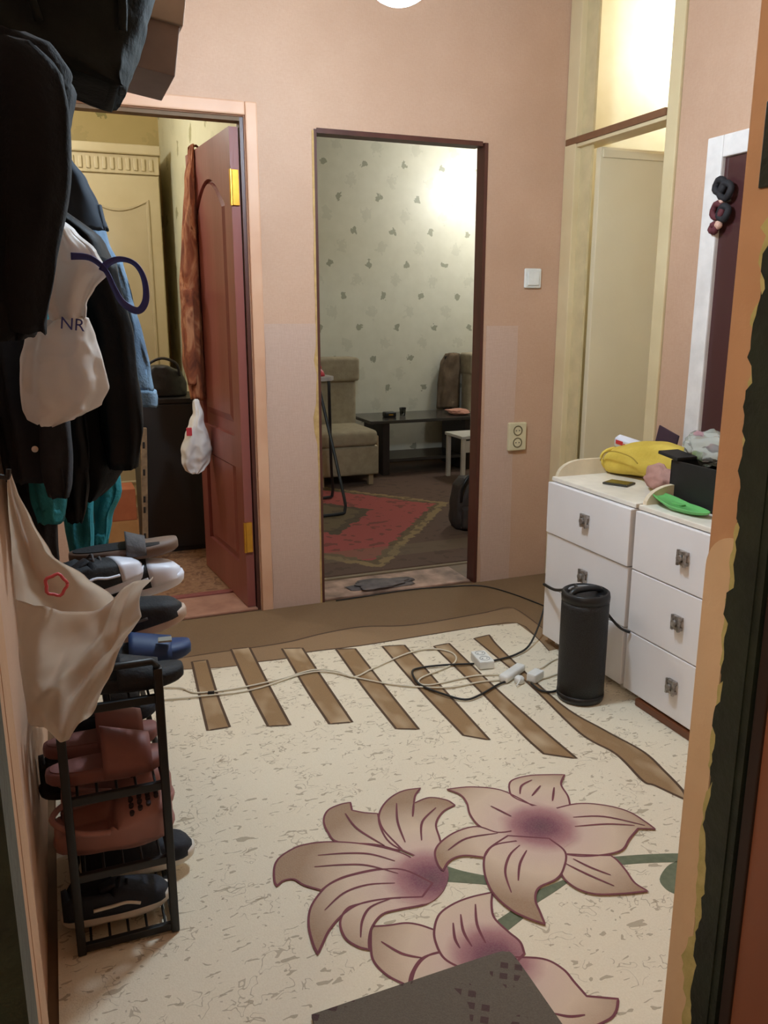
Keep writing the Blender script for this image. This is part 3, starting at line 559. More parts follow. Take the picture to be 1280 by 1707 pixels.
put(drape(sc([[1.45, .06, .14], [1.3, .075, .165], [1.1, .08, .172], [1.02, .09, .155]], 1.056), Y-.085, .03, 1.6, 24, 28, 4, .1, .006), 'sleeve', K_BLACK2, t)
Y, r = ROWS['denim']
t = thing('denim_jacket', (.1, Y, 1.11), 'faded blue denim jacket with sleeve hanging behind the black jackets', 'jacket', 'coats on the left wall')
put(drape(r[:8]+[[1.24, .02, .16]], Y+.05, .06, 2.0, 44, 50, 6, .1, .008), 'body', K_DENIM, t)
put(drape(sc([[1.47, .10, .186], [1.38, .12, .205], [1.29, .14, .22], [1.20, .155, .234], [1.15, .165, .24]], 1.053), Y-.06, .035, 3.3, 30, 30, 5, .12, .008), 'sleeve', K_DENIM, t)
put(drape(sc([[1.15, .162, .246], [1.135, .162, .248], [1.11, .164, .246]], 1.053), Y-.06, .040, 3.3, 8, 30, 3, .05, .003), 'cuff', K_DENIM, t)
put(drape(sc([[1.70, .03, .085], [1.66, .04, .115], [1.60, .05, .14], [1.545, .055, .158]], 1.053), Y-.06, .03, 8.0, 20, 30, 4, .15, .008), 'lapel', K_DENIMD, t)
for key, nm, lab, mm, dp, sd in (('tealA', 'teal_cardigan', 'teal knitted cardigan hem showing below the charcoal jacket', K_TEAL, .03, 1.), ('tealB', 'teal_dress', 'teal dress hem hanging lowest, just above the shoe rack', K_TEAL, .03, 2.), ('tealC', 'teal_coat', 'teal coat edge hanging farthest in, beside the denim jacket', K_TEAL, .03, 3.), ('trous', 'black_trousers', 'black trouser leg hanging between the teal garments', K_BLACK2, .022, 4.)):
    Y, r = ROWS[key]
    t = thing(nm, ((r[-1][1]+r[-1][2])/2, Y, r[-1][0]), lab, 'clothes', 'coats on the left wall')
    top = [[1.45, min(r[0][1], .02), r[0][2]*.6]]
    put(drape(top+r, Y, dp, sd, 40, 44, 6, .16, .008), 'body', mm, t)
    put(drape([[r[-1][0]+.03, r[-1][1], r[-1][2]], [r[-1][0]-.002, r[-1][1], r[-1][2]]], Y, dp*1.03, sd, 5, 44, 6, .1, .004), 'hem', mm, t)
# pale padded coat low against the wall, partly hidden by the carrier bag
t = thing('dark_trousers', (-.06, 1.95, .60), 'dark trousers hanging low on the wall behind the carrier bag', 'clothes', 'coats on the left wall')
put(drape([[1.2, -.11, -.02], [1.0, -.11, 0], [.86, -.11, -.02], [.78, -.105, -.02]], 2.0, .06, 6.6, 34, 44, 6, .2, .010), 'body', K_GREY, t)
# white tote bag with ribbon handles
Y, r = ROWS['tote']
t = thing('tote_bag', (.02, Y, 1.15), 'white polythene tote bag with navy ribbon handles among the coats', 'bag')
lo = [q for q in r if q[0] <= 1.337]; up = [q for q in r if q[0] >= 1.335]
def crumple(mb, amp, s, seed):
    out = []
    for v in mb.v:
        p = Vector(v)*s+Vector((seed, seed*.7, 0)); q = noise.voronoi(p)[0]
        out.append((v[0]+amp*(q[0]-.4)*.5, v[1]+amp*(q[1]-q[0]-.25)*1.5, v[2]+amp*(q[0]-.4)*.3))
    mb.v = out; return mb
put(crumple(drape(lo, Y, lambda q: .028+.035*q, 1.5, 44, 70, 7, .2, .006, 2.2, hollow=False), .018, 14, 1), 'pouch', K_TOTE, t)
put(crumple(drape(up, Y, .032, 2.5, 36, 60, 5, .2, .006, 2.2, hollow=False), .016, 14, 2), 'gathered_top', K_TOTE, t)
hd = MB(); P = catmull([Vector(p) for p in HANDLE], 6); wv = []
for i, p in enumerate(P):
    d = (P[min(i+1, len(P)-1)]-P[max(i-1, 0)]).normalized(); view = (p-Vector((0, 0, 1.35))).normalized(); nrm = d.cross(view).normalized()
    ang = .9*math.sin(i*.09+.4); s2 = nrm*math.cos(ang)+d.cross(nrm)*math.sin(ang)
    wv.append((p+s2*.0065, p-s2*.0065))
hd.add([q for ab in wv for q in ab], [(2*i, 2*i+1, 2*i+3, 2*i+2) for i in range(len(wv)-1)])
sol(put(hd, 'ribbon_handle', K_BLUE, t, True), .0012)
text_mesh('NR', .030, K_BLUE, t, 'printed_letters', Matrix.Translation((.018, -.066, .178)) @ Matrix.Rotation(R(8), 4, 'Y') @ Matrix.Rotation(R(90), 4, 'X'))
# milky carrier bag hanging in front of the shoe rack
Y, r = ROWS['bag']
t = thing('carrier_bag', (-.02, Y, .66), 'milky plastic carrier bag with a red printed ring, hanging before the shoe rack', 'bag')
back = [[1.1035, -.083, -.078], [1.0734, -.085, -.0708], [1.0252, -.087, -.0532], [.9656, -.0885, -.0273], [.92, -.09, .02], [.88, -.092, .06], [.8464, -.0912, .085], [.7455, -.0922, .03], [.68, -.08, .0]]
n, m_ = 60, 40; rowsI = interp_rows(back, n); vs = []; fs = []
for i, (z, x0, x1) in enumerate(rowsI):
    for k in range(m_):
        u = k/(m_-1); x = x0+(x1-x0)*u
        y = Y+.045+.010*math.sin(u*9+z*8)+.03*fbm(u*3, z*6, 2)
        vs.append((x, y, z))
fs = [(i*m_+k, i*m_+k+1, (i+1)*m_+k+1, (i+1)*m_+k) for i in range(n-1) for k in range(m_-1)]
sol(put(crumple(MB().add(vs, fs), .010, 11, 3), 'back_sheet', K_BAG, t), .001)
# front pouch: open-topped shell whose mouth flares out to the right
rim = catmull([Vector((p[0], p[2])) for p in [[-.090, 0, .905], [-.055, 0, .893], [-.008, 0, .889], [.045, 0, .893], [.075, 0, .913], [.100, 0, .928], [.124, 0, .918]]], 7)
nb = len(rim); vs = []; n = 46
bl = [(.9, -.0916, .0554), (.8464, -.0912, .0965), (.7963, -.0926, .0676), (.7455, -.0922, .039), (.7041, -.0908, .0187), (.6765, -.086, .0135), (.6500, -.080, .010)]
for i in range(n):
    q = i/(n-1)
    for k in range(nb):
        u = k/(nb-1); zt = rim[k].y; xt = rim[k].x
        z = zt+(.664+.03*abs(u-.45)**2*4-zt)*q
        for j in range(len(bl)-1):
            if bl[j][0] >= z >= bl[j+1][0]:
                a = (bl[j][0]-z)/(bl[j][0]-bl[j+1][0]); x0 = bl[j][1]+(bl[j+1][1]-bl[j][1])*a; x1 = bl[j][2]+(bl[j+1][2]-bl[j][2])*a; break
        else:
            x0, x1 = (bl[0][1], bl[0][2]) if z > .8 else (bl[-1][1], bl[-1][2])
        xs = x0+(x1-x0)*u; bl_ = min(1, q*2.2); x = xt*(1-bl_)+xs*bl_
        bulge = math.sin(PI*min(max(u, 0), 1))**.7*(.055+.02*math.sin(q*2.6))*(1-.5*q**4)
        crease = .011*math.sin(u*13+q*5+2*fbm(u*2, q*2, 1))+.022*fbm(u*2.6, q*3.5, 5)+.010*abs(fbm(u*7+q*3, q*4, 9))
        vs.append((x, Y+.02-bulge+crease, z))
fs = [(i*nb+k, i*nb+k+1, (i+1)*nb+k+1, (i+1)*nb+k) for i in range(n-1) for k in range(nb-1)]
sol(put(crumple(MB().add(vs, fs), .016, 9, 6), 'front_sheet', K_BAG, t), .001)
rg = MB(); ring = []
for k in range(25):
    a = 2*PI*k/24; rr = .016*(1+.10*math.cos(5*a)); ring.append(Vector((-.026+rr*math.cos(a), Y+.018, .921+rr*1.1*math.sin(a))))
rg.tube(ring, .0028, 6); put(rg, 'printed_ring', mat('faded red print', (214, 92, 102), .5), t)
hk = MB().tube([(-.118, Y, 1.115), (-.09, Y, 1.108), (-.079, Y, 1.105), (-.076, Y, 1.118)], .004, 8, smooth=3)
h = hk.build('bag_hook', BLACKM); tag(h, 'small metal wall hook holding the carrier bag by its handle', 'hook')
# things on the shelf
Y, r = ROWS['duffel']
t = thing('duffel_bag', (.1, Y, 1.77), 'dark green black cloth bag slumped on the hat shelf', 'bag')
K_DUF = mat('dark green canvas', (34, 36, 33), .85, (22, 24, 24), 9, .3, 60, spec=.15)
put(crumple(drape([[2.03, .03, .25]]+r, Y, .14, 2.0, 34, 50, 5, .06, .012, 3.2, hollow=False), .014, 9, 3), 'body', K_DUF, t)
put(MB().tube([(.03, 1.77, 1.86), (.02, 1.74, 1.93), (.10, 1.735, 1.97), (.17, 1.745, 1.93), (.175, 1.77, 1.86)], .008, 8, smooth=6), 'strap', K_DUF, t)
t = thing('cardboard_box', (.31, 2.0, 1.862), 'grey cardboard box tipping over the end of the hat shelf', 'box', rot=(0, R(9), 0))
K_CARD = mat('grey cardboard', (140, 122, 112), .85, (124, 108, 100), 8); K_CARD2 = mat('pale cardboard flap', (168, 148, 130), .85)
MB().bbox(-.36, .0, .06, .30, 0, .118, .003).build('body', K_CARD, t)
MB().bbox(-.36, .006, .05, .30, .104, .158, .003).build('lid', K_CARD2, t)
MB().bbox(-.115, -.098, .046, .06, 0, .15, .002).build('tape', mat('brown tape', (112, 82, 62), .4), t)
# ================================================================ shoe rack and shoes
rk = thing('shoe_rack', (.05, 1.64, 0), 'black metal four tier shoe rack along the left wall', 'shoe rack')
RX0, RX1, RY0, RY1 = -.05, .146, 1.64, 2.36
TIERS = (.035, .205, .385, .585)
for x, dx in ((RX0, 0), (RX1, .012)):
    for y in (RY0, RY1):
        put(MB().bbox(x-.009, x+.009, y-.009, y+.009, .0085, .64, .003), 'post', BLACKM, rk)
for z in TIERS:
    mb = MB()
    for y in (RY0, RY1): mb.bbox(RX0, RX1, y-.006, y+.006, z-.022, z-.004, .002)
    for x in (RX0, RX1): mb.bbox(x-.006, x+.006, RY0, RY1, z-.022, z-.004, .002)
    for i in range(5): mb.tube([(RX0+.02+i*.039, RY0, z-.008), (RX0+.02+i*.039, RY1, z-.008)], .003, 6)
    put(mb, 'tier', BLACKM, rk, False)
put(MB().tube([(RX0, RY0, .64), (RX0+.01, RY0, .655), (RX1-.01, RY0, .655), (RX1, RY0, .64)], .008, 8), 'top_rail', BLACKM, rk)

def shoe_sections(L, Wd, Hh, style):
    """rings heel to toe; open sections dip to the insole"""
    rings = []; n = 22
    for i in range(n):
        t = i/(n-1); x = -L/2+L*t
        w = Wd/2*(.74+.10*t+.22*math.sin(PI*min(1, max(0, (t-.15)/.85)))**1.0)
        if t < .06: w *= .70+5*t
        if t > .86: w *= math.sqrt(max(.04, 1-((t-.86)/.145)**2))
        if style == 'sneaker': top = Hh*(1.0 if t < .12 else 1.0-.12*math.sin((t-.12)*6) if t < .5 else .90-.95*(t-.5)); opn = .05 < t < .46
        elif style == 'clog': top = Hh*(.66 if t < .1 else .60 if t < .42 else .66+.45*math.sin((t-.42)*PI*1.15)); opn = .05 < t < .50
        else: top = Hh*(.55+.5*t); opn = t < .5
        top = max(top, .034*Hh/.09) if t > .9 else top
        if t > .88: top *= max(.45, 1-((t-.88)/.14)**2*.55)
        base = 0.0; ins = .022
        pr = []
        for k in range(6): a = k/5; pr.append((-w*(1-.16*a**2*(1 if opn else .6)), base+(top-base)*(a if opn else a*.72)))
        for k in range(1, 7):
            a = k/7; 
            if opn: pr.append((-w*.74+w*1.48*a, ins+.004*math.sin(a*PI*2)*0+(top-ins)*max(0, (abs(a-.5)-.40)*4)))
            else:
                ang = PI-PI*a; pr.append((w*.90*math.cos(ang), top*.72+top*.28*math.sin(ang)))
        for k in range(5, -1, -1): a = k/5; pr.append((w*(1-.16*a**2*(1 if opn else .6)), base+(top-base)*(a if opn else a*.72)))
        rings.append([Vector((x, p[0], p[1])) for p in pr])
    return rings
def outline(L, Wd, n=40, toe=1.0):
    pts = []
    for k in range(n):
        a = 2*PI*k/n; x = math.cos(a); y = math.sin(a)
        wid = .80+.20*(x*.5+.5) if x < .6 else 1.0
        wid *= 1-.13*math.exp(-((x+.15)/.3)**2)
        pts.append((L/2*x, Wd/2*math.copysign(abs(y)**.75, y)*wid))
    return pts
def sole_mb(L, Wd, th, rise=.0, lip=1.03):
    pl = outline(L, Wd); rings = []
    for s_, z in ((.95, 0), (1.0, th*.2), (lip, th*.7), (lip*.985, th)):
        rings.append([Vector((p[0]*s_, p[1]*s_, z+rise*max(0, p[0]/(L/2)-.3)**2)) for p in pl])
    return MB().loft(rings)
def sneaker(loc, rz, ry, L, Wd, Hh, mu, ms, ml, label, mstripe=None, name='sneaker', cat='shoe', group='shoes on the rack', rx=0, mtoe=None):
    t = thing(name, loc, label, cat, group, (rx, ry, rz))
    sole_mb(L, Wd, .030, .012).build('sole', ms, t, smooth=True)
    mb = MB().loft(shoe_sections(L*.97, Wd*.94, Hh-.022, 'sneaker')); mb.v = [(v[0], v[1], v[2]+.022) for v in mb.v]
    mb.build('upper', mu, t, smooth=True)
    lb = MB()
    for i in range(4):
        x = L*(.02+.065*i); h = Hh*(.95-.13*i)+.004; lb.tube([(x, -Wd*.20, h-.012), (x+.006, 0, h+.002), (x, Wd*.20, h-.012)], .0032, 6, smooth=3)
    lb.build('laces', ml, t, smooth=True)
    if mtoe:
        rr = shoe_sections(L*.97, Wd*.94, Hh-.022, 'sneaker')[-7:]; tb = MB().loft([[Vector((v.x*1.01, v.y*1.03, v.z*1.03+.022)) for v in q] for q in rr]); tb.build('toe_cap', mtoe, t, smooth=True)
    tg = MB().bbox(-L*.06, L*.10, -Wd*.17, Wd*.17, Hh*.80, Hh*.80+.012, .005, 2, Matrix.Rotation(R(-18), 4, 'Y')); tg.build('tongue', mu, t, smooth=True)
    if mstripe:
        for s_ in (-1, 1):
            sb = MB()
            sb.tube([(-L*.22, s_*Wd*.47, .045), (-L*.05, s_*Wd*.465, Hh*.55), (L*.08, s_*Wd*.455, .045), (L*.2, s_*Wd*.45, Hh*.42)], .004, 6, smooth=4); sb.build('side_stripe', mstripe, t, smooth=True)
    return t
def slide(loc, rz, ry, L, Wd, mu, ms, label, name='slide_sandal', band=(.02, .34), hgt=.07, group='shoes on the rack', rx=0, foot=None):
    t = thing(name, loc, label, 'slipper', group, (rx, ry, rz))
    sole_mb(L, Wd, .028, .014, 1.0).build('sole', ms, t, smooth=True)
    fb = MB().prism([(p[0]*.92, p[1]*.88) for p in outline(L, Wd)], .026, .0305); fb.build('footbed', foot or ms, t)
    st = MB(); rings = []
    for i in range(9):
        x = L*(band[0]+(band[1]-band[0])*i/8); hh = hgt*(1-.35*i/8)
        w = Wd/2*1.01
        o_ = [Vector((x, -w*math.cos(PI*k/14)*(1 if True else 0), .010+hh*math.sin(PI*k/14)**.8)) for k in range(15)]
        i_ = [Vector((x, -(w-.006)*math.cos(PI*k/14), .010+(hh-.006)*math.sin(PI*k/14)**.8)) for k in range(14, -1, -1)]
        rings.append(o_+i_)
    st.loft(rings).build('strap', mu, t, smooth=True)
    return t
def clog(loc, rz, L, Wd, mu, label, rx=0, ry=0):
    t = thing('clog', loc, label, 'clog', 'shoes on the rack', (rx, ry, rz))
    sole_mb(L, Wd, .028, .016).build('sole', mu, t, smooth=True)
    mb = MB().loft(shoe_sections(L*.98, Wd*.97, .095, 'clog')); mb.v = [(v[0], v[1], v[2]+.018) for v in mb.v]; mb.build('upper', mu, t, smooth=True)
    hol = mat('clog hole dark', (52, 34, 34), .8)
    random.seed(3)
    for i in range(4):
        for k in range(-2, 3):
            x = L*(.14+.07*i); y = k*Wd*.145*(1-.12*i); a = abs(y)/(Wd*.45)
            top = .018+.095*(.66+.45*math.sin((x/L+.5-.42)*PI*1.15)); z = top*(.72+.28*math.sqrt(max(0, 1-min(1, a*1.05)**2)))+.004
            if i == 3 and abs(k) == 2: continue
            MB().lathe([(.001, -.006), (.0052, -.006), (.0052, .003), (.001, .0035)], 10, (x, y, z)).build('vent_hole', hol, t)
    MB().tube([(-L*.05, -Wd*.50, .085), (-L*.30, -Wd*.47, .098), (-L*.50, 0, .100), (-L*.30, Wd*.47, .098), (-L*.05, Wd*.50, .085)], .0065, 8, smooth=5).build('heel_strap', mu, t, smooth=True)
    return t
N_SOLE = mat('white rubber sole', (224, 218, 206), .5, (206, 198, 184), 20)
N_BEIGE = mat('beige rubber sole', (196, 172, 152), .55, (176, 152, 132), 20)
N_NAVY = mat('navy canvas', (30, 36, 48), .75, (22, 26, 36), 30, .2, 120)
N_BLK = mat('black mesh', (30, 32, 36), .7, (20, 21, 25), 40, .2, 150)
N_WHT = mat('white leather', (224, 226, 236), .4, (208, 210, 222), 10)
N_PINK = mat('dusty pink foam', (136, 88, 82), .6, (122, 76, 70), 10)
N_PINK2 = mat('pale pink foam', (168, 120, 112), .55, (152, 106, 98), 10)
N_BLUE = mat('dark blue foam', (34, 62, 108), .55, (26, 48, 88), 12)
N_GREYS = mat('grey strap fabric', (92, 88, 88), .8, (64, 62, 64), 20, .3, 80)
N_RIM = mat('brown rubber rim', (120, 98, 84), .6)
N_PURP = mat('dark purple box card', (66, 56, 74), .8)
T0, T1, T2, T3 = TIERS
# bottom tier
sneaker((.030, 1.715, T0), R(2), 0, .235, .085, .082, N_NAVY, N_SOLE, N_NAVY, 'navy canvas shoe with white sole, nearest on the bottom tier', N_SOLE)
sneaker((.090, 1.86, T0+.002), R(-4), 0, .265, .095, .10, N_NAVY, N_SOLE, N_BLK, 'navy sneaker with white toe sole sticking out of the bottom tier')
sneaker((.045, 1.98, T0), R(0), 0, .25, .095, .09, N_BLK, N_BEIGE, N_BLK, 'black sneaker deep in the bottom tier behind two navy shoes')
bx = thing('shoe_box', (.115, 2.10, T0), 'small dark purple box at the back of the bottom tier', 'box')
MB().bbox(-.10, .03, -.05, .10, 0, .07, .003).build('body', N_PURP, bx); MB().bbox(-.103, .033, -.053, .103, .055, .078, .003).build('lid', N_PURP, bx)
# second tier
clog((.040, 1.725, T1+.015), R(0), .25, .098, N_PINK2, 'pink vented clog, nearest on the second tier', R(22))
clog((.055, 1.84, T1), R(-3), .25, .098, N_PINK2, 'pink vented clog behind the nearest one, its toe in the light')
sneaker((.0, 1.97, T1), R(0), 0, .235, .09, .11, N_BLK, N_BLK, N_BLK, 'all black boot deep on the second tier', name='ankle_boot')
# third tier
slide((.035, 1.712, T2), R(0), R(0), .25, .098, N_PINK, N_PINK, 'dusty pink slide with wide strap, nearest on the third tier', band=(-.04, .36), hgt=.098)
slide((.030, 1.83, T2), R(0), 0, .25, .098, N_PINK, N_PINK, 'dusty pink slide behind its pair on the third tier', band=(-.04, .36), hgt=.098)
slide((.040, 1.955, T2), R(0), 0, .25, .095, N_NAVY, N_NAVY, 'navy slide at the back of the third tier', hgt=.08)
# top tier heap
slide((.075, 1.70, T3), R(-4), 0, .26, .095, N_BLK, N_BLK, 'black slipper lying nearest on the top tier', band=(-.02, .30), hgt=.06)
slide((.105, 1.825, T3+.001), R(-6), 0, .27, .098, N_BLUE, N_BLUE, 'dark blue slipper with grey emblem on the top tier', name='slipper', band=(.0, .34), hgt=.055, foot=N_BLK)
e = MB().bbox(.168, .198, 1.775, 1.80, T3+.055, T3+.060, .002); tt = bpy.data.objects[[o.name for o in bpy.data.objects if o.name.startswith('slipper')][0]]
put(e, 'emblem', mat('grey emblem', (150, 150, 140), .5), tt, False)
sneaker((.120, 1.955, T3+.01), R(-8), R(-14), .275, .10, .105, N_BLK, N_BEIGE, N_GREYS, 'black sneaker with beige sole tilted up on the top tier', N_GREYS)
sneaker((.05, 2.06, T3+.09), R(20), R(-8), .26, .096, .10, N_BLK, N_WHT, N_GREYS, 'black and white sneaker heaped on the left of the top tier', N_WHT, mtoe=N_WHT)
sneaker((.135, 2.12, T3+.055), R(-5), R(-10), .28, .10, .11, N_BLK, N_WHT, N_WHT, 'white toed running shoe under the grey strapped sandal', N_WHT, mtoe=N_WHT)
slide((.13, 2.14, T3+.155), R(-4), R(-3), .27, .105, N_GREYS, N_RIM, 'dark sandal with grey knotted straps on top of the shoe heap', name='sandal', band=(.02, .20), hgt=.055, foot=N_BLK)
sneaker((.02, 2.27, T3), R(0), 0, .25, .095, .12, N_NAVY, N_NAVY, N_NAVY, 'dark navy shoe at the far left of the top tier')

# ================================================================ chests of drawers
CX = 1.818
def chest(y0, y1, label, handles, pulls):
    t = thing('chest_of_drawers', (XR-.02, (y0+y1)/2, 0), label, 'chest of drawers', 'white chests by the right wall')
    put(MB().bbox(CX+.018, XR-.022, y0, y1, .06, .695, .003), 'carcass', WHITE, t, False)
    put(MB().bbox(CX-.002, XR-.022, y0-.0, y1, .695, .712, .004), 'top_board', mat('cream white top', (238, 230, 216), .35), t, False)
    put(MB().bbox(CX+.06, XR-.03, y0+.01, y1-.01, .0078, .06, .002), 'plinth', mat('brown plinth', (112, 72, 44), .5, (88, 54, 34), 6), t, False)
    for z0, z1, k in ((.487, .692, 0), (.262, .483, 1), (.042, .258, 2)):
        px = pulls[k]
        d = put(MB().bbox(CX-px, CX+.017, y0+.003, y1-.003, z0, z1, .003), 'drawer_front', WHITE, t, False)
        hy = handles; hz = (z0+z1)/2+.005
        hb = MB(); L = t.location
        for a in (-1, 1):
            hb.bbox(CX-px-.016, CX-px, hy-.020, hy+.020, hz+a*.017-.006, hz+a*.017+.006, .002)
            hb.bbox(CX-px-.018, CX-px-.010, hy+a*.015-.004, hy+a*.015+.004, hz-.026, hz+.026, .001)
        hb.v = [(v[0]-L.x, v[1]-L.y, v[2]-L.z) for v in hb.v]
        hb.build('handle', mat('antique silver', (190, 184, 178), .35, (120, 114, 108), 60, metal=.7), d)
        kb = MB().tube([(CX-px-.026, hy, hz), (CX-px, hy, hz)], .011, 12); kb.v = [(v[0]-L.x, v[1]-L.y, v[2]-L.z) for v in kb.v]
        kb.build('knob', mat('antique silver', (150, 144, 138)), d)
    # raised gallery at the far side with a rounded front end
    g = []
    for i in range(9): a = PI/2*i/8; g.append((CX+.02+.10*(1-math.sin(a)) if False else CX+.015+.11*(1-math.cos(a)), .712+.062*math.sin(a)))
    g = g+[(XR-.024, .774), (XR-.024, .712)]
    q = len(g); mb = MB().add([(p[0], y1-.018, p[1]) for p in g]+[(p[0], y1, p[1]) for p in g], [tuple(range(q)), tuple(range(2*q-1, q-1, -1))]+[(k, k+q, (k+1) % q+q, (k+1) % q) for k in range(q)])
    put(mb, 'gallery', mat('cream edge board', (226, 210, 182), .45), t, False)
    for y in (y0+.04, y1-.05): put(MB().lathe([(.018, 0), (.018, .01), (.012, .045), (.001, .045)], 14, (CX+.04, y, .0078)), 'foot', PLASTIC, t)
    return t
chest(2.252, 2.775, 'white chest of drawers nearer the bathroom door, top drawer ajar', 2.505, (.020, .014, .014))
chest(1.715, 2.238, 'white chest of drawers partly hidden by the entrance jamb', 1.985, (.014, .014, .014))
sk = MB().bbox(CX-.02, CX+.02, 1.74, 2.16, .0078, .034, .004).build('wooden_batten', mat('varnished batten', (116, 66, 36), .4, (86, 46, 26), 6, stretch=(1, .1, 1))); tag(sk, 'varnished brown wooden batten lying under the front of the nearer chest', 'batten')
# white framed mirror on the wall above the chests
t = thing('wall_mirror', (XR, 1.85, .78), 'tall white framed mirror with painted maroon reflection above the chests', 'mirror')
MW = mat('white mirror frame', (238, 232, 228), .4)
for y0, y1, z0, z1, nm in ((2.545, 2.625, .80, 1.972, 'stile'), (1.85, 1.93, .80, 1.972, 'stile'), (1.93, 2.545, 1.895, 1.972, 'rail'), (1.93, 2.545, .80, .875, 'rail')):
    put(MB().bbox(XR-.03, XR-.002, y0, y1, z0, z1, .006), 'frame_'+nm, MW, t, False)
N = NT('painted maroon reflection'); N.b.inputs['Roughness'].default_value = .12; N.b.inputs['Base Color'].default_value = lin((74, 44, 44))  # maroon base colour stands in for the dark reflection in the mirror
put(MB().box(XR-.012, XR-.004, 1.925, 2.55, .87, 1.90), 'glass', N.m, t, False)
# hair clips and bands clipped to the mirror edge
def blob(name, c, rad, m, parent=None, seed=0, amp=.25, sub=3, sc=None):
    bm = bmesh.new(); bmesh.ops.create_icosphere(bm, subdivisions=sub, radius=1)
    for v in bm.verts:
        n_ = 1+amp*fbm(v.co.x*1.6+seed, v.co.y*1.6, v.co.z*1.6)+amp*.5*fbm(v.co.x*4+seed, v.co.y*4, v.co.z*4)
        v.co = Vector((v.co.x*rad[0], v.co.y*rad[1], v.co.z*rad[2]))*n_
    me = bpy.data.meshes.new(name); bm.to_mesh(me); bm.free(); me.transform(Matrix.Translation(c))
    return link(name, me, m, parent, None, True)
t = thing('hair_accessories', (XR-.035, 2.53, 1.70), 'cluster of dark hair bands and clips hung on the white frame corner', 'hair bands')
K_HB = mat('black elastic', (36, 34, 38), .8); K_HB2 = mat('dark red elastic', (96, 42, 48), .8); K_HB3 = mat('pale pink bead', (214, 170, 150), .5)
for i, (dy, dz, r_, mm) in enumerate(((.0, .095, .022, K_HB), (-.03, .075, .026, K_HB), (-.015, .04, .012, K_HB3), (.0, .01, .024, K_HB2), (-.03, .0, .022, K_HB), (-.01, -.04, .016, K_HB3), (.012, -.05, .012, K_HB2))):
    if mm is K_HB3: blob('bead', (-.006, dy, dz), (r_*.8, r_, r_), mm, t, i, .15)
    else:
        ring = [Vector((-.006+.003*math.sin(3*a), dy+r_*math.cos(a), dz+r_*math.sin(a))) for a in [2*PI*k/16 for k in range(17)]]
        MB().tube(ring, .0125, 8).build('hair_band', mm, t, smooth=True)
MB().tube([(0, -.005, .12), (-.008, -.005, .105), (-.012, -.005, .085)], .003, 6).build('hook', BLACKM, t)

# ================================================================ party speaker
t = thing('portable_speaker', (1.655, 2.283, .0075), 'black cylindrical portable speaker standing before the chests', 'speaker')
N = NT('black speaker grille'); vor = N.n('TexVoronoi'); vor.inputs['Scale'].default_value = 230; N.t.links.new(N.coord(), vor.inputs['Vector'])
N.t.links.new(N.ramp(vor.outputs[0], [(.2, (6, 6, 7)), (.6, (26, 27, 29))]), N.b.inputs['Base Color']); N.b.inputs['Roughness'].default_value = .5; N.bump(vor.outputs[0], .4, .002); GRL = N.m
RS = .083
MB().lathe([(RS*.86, 0), (RS*.96, .004), (RS, .016), (RS, .03)], 40).build('base_ring', BLACKP, t, smooth=True)
MB().lathe([(RS*.985, .028), (RS*.99, .09), (RS*.99, .345), (RS*.985, .372)], 40).build('grille', GRL, t, smooth=True)
MB().lathe([(RS, .370), (RS*1.01, .385), (RS*.98, .40), (RS*.90, .404), (RS*.88, .392), (RS*.3, .388), (.001, .388)], 40).build('top_rim', BLACKP, t, smooth=True)
MB().tube([(-RS*.75, 0, .392), (-RS*.55, 0, .405), (0, 0, .408), (RS*.55, 0, .405), (RS*.75, 0, .392)], .011, 10, smooth=4).build('carry_handle', BLACKP, t, smooth=True)
arc = [Vector((RS*.70*math.cos(a), RS*.70*math.sin(a), .398)) for a in [R(20+8*k) for k in range(15)]]
MB().tube(arc, .005, 8).build('glossy_trim', mat('glossy grey trim', (150, 150, 152), .15), t, smooth=True)
for a, b in ((-.03, -.045), (0, -.052), (.03, -.045)): MB().lathe([(.008, .388), (.008, .394), (.001, .395)], 12, (a, b, 0)).build('button', BLACKP, t)

# ================================================================ things on the chests
ZT = .7125
t = thing('yellow_pouch', (2.10, 2.62, ZT), 'slumped yellow cloth bag lying open on the farther chest', 'bag')
YEL = mat('yellow cloth', (222, 194, 84), .8, (204, 174, 66), 10, .3, 70)
rings = []
n = 30
for i in range(n):
    a = i/(n-1); ex = .30
    y = .145-.37*a; h = .050+.014*math.sin(PI*a)+.026*a
    ring = []
    for k in range(32):
        b = 2*PI*k/32; rr = 1+.07*math.sin(5*b+4*a)+.12*fbm(a*3, math.cos(b), math.sin(b))
        sx = (.075 if i not in (0, n-1) else .03)*(1-.25*a) if i not in (1, n-2) else .06
        hh = h if i not in (0, n-1) else h*.5
        ring.append(Vector((.05*a+math.cos(b)*sx*rr, y, max(.001, hh+math.sin(b)*hh*rr*.97))))
    rings.append(ring)
MB().loft(rings).build('body', YEL, t, smooth=True)
MB().tube([(-.079, .125, .055), (-.088, .09, .092), (-.088, .02, .108), (-.078, -.06, .10), (-.075, -.10, .08)], .0025, 6, smooth=5).build('seam', mat('dark yellow seam', (176, 146, 50), .8), t)
MB().tube([(.062*math.cos(2*PI*k/20), .142+.006*math.sin(6*PI*k/20), .055+.044*math.sin(2*PI*k/20)) for k in range(21)], .007, 8).build('opening_rim', YEL, t, smooth=True)
t = thing('snack_packet', (2.13, 2.715, ZT+.10), 'white packet with red print resting on the yellow bag', 'packet', rot=(R(12), R(-20), R(20)))
MB().bbox(-.02, .02, -.075, .055, 0, .045, .01, 3).build('wrapper', N_WHT, t, smooth=True)
for y_, z_ in ((-.045, .012), (-.005, .022), (.03, .03)): MB().bbox(-.0215, -.0195, y_-.016, y_+.016, z_-.009, z_+.009, .0005).build('red_print', K_RED, t)
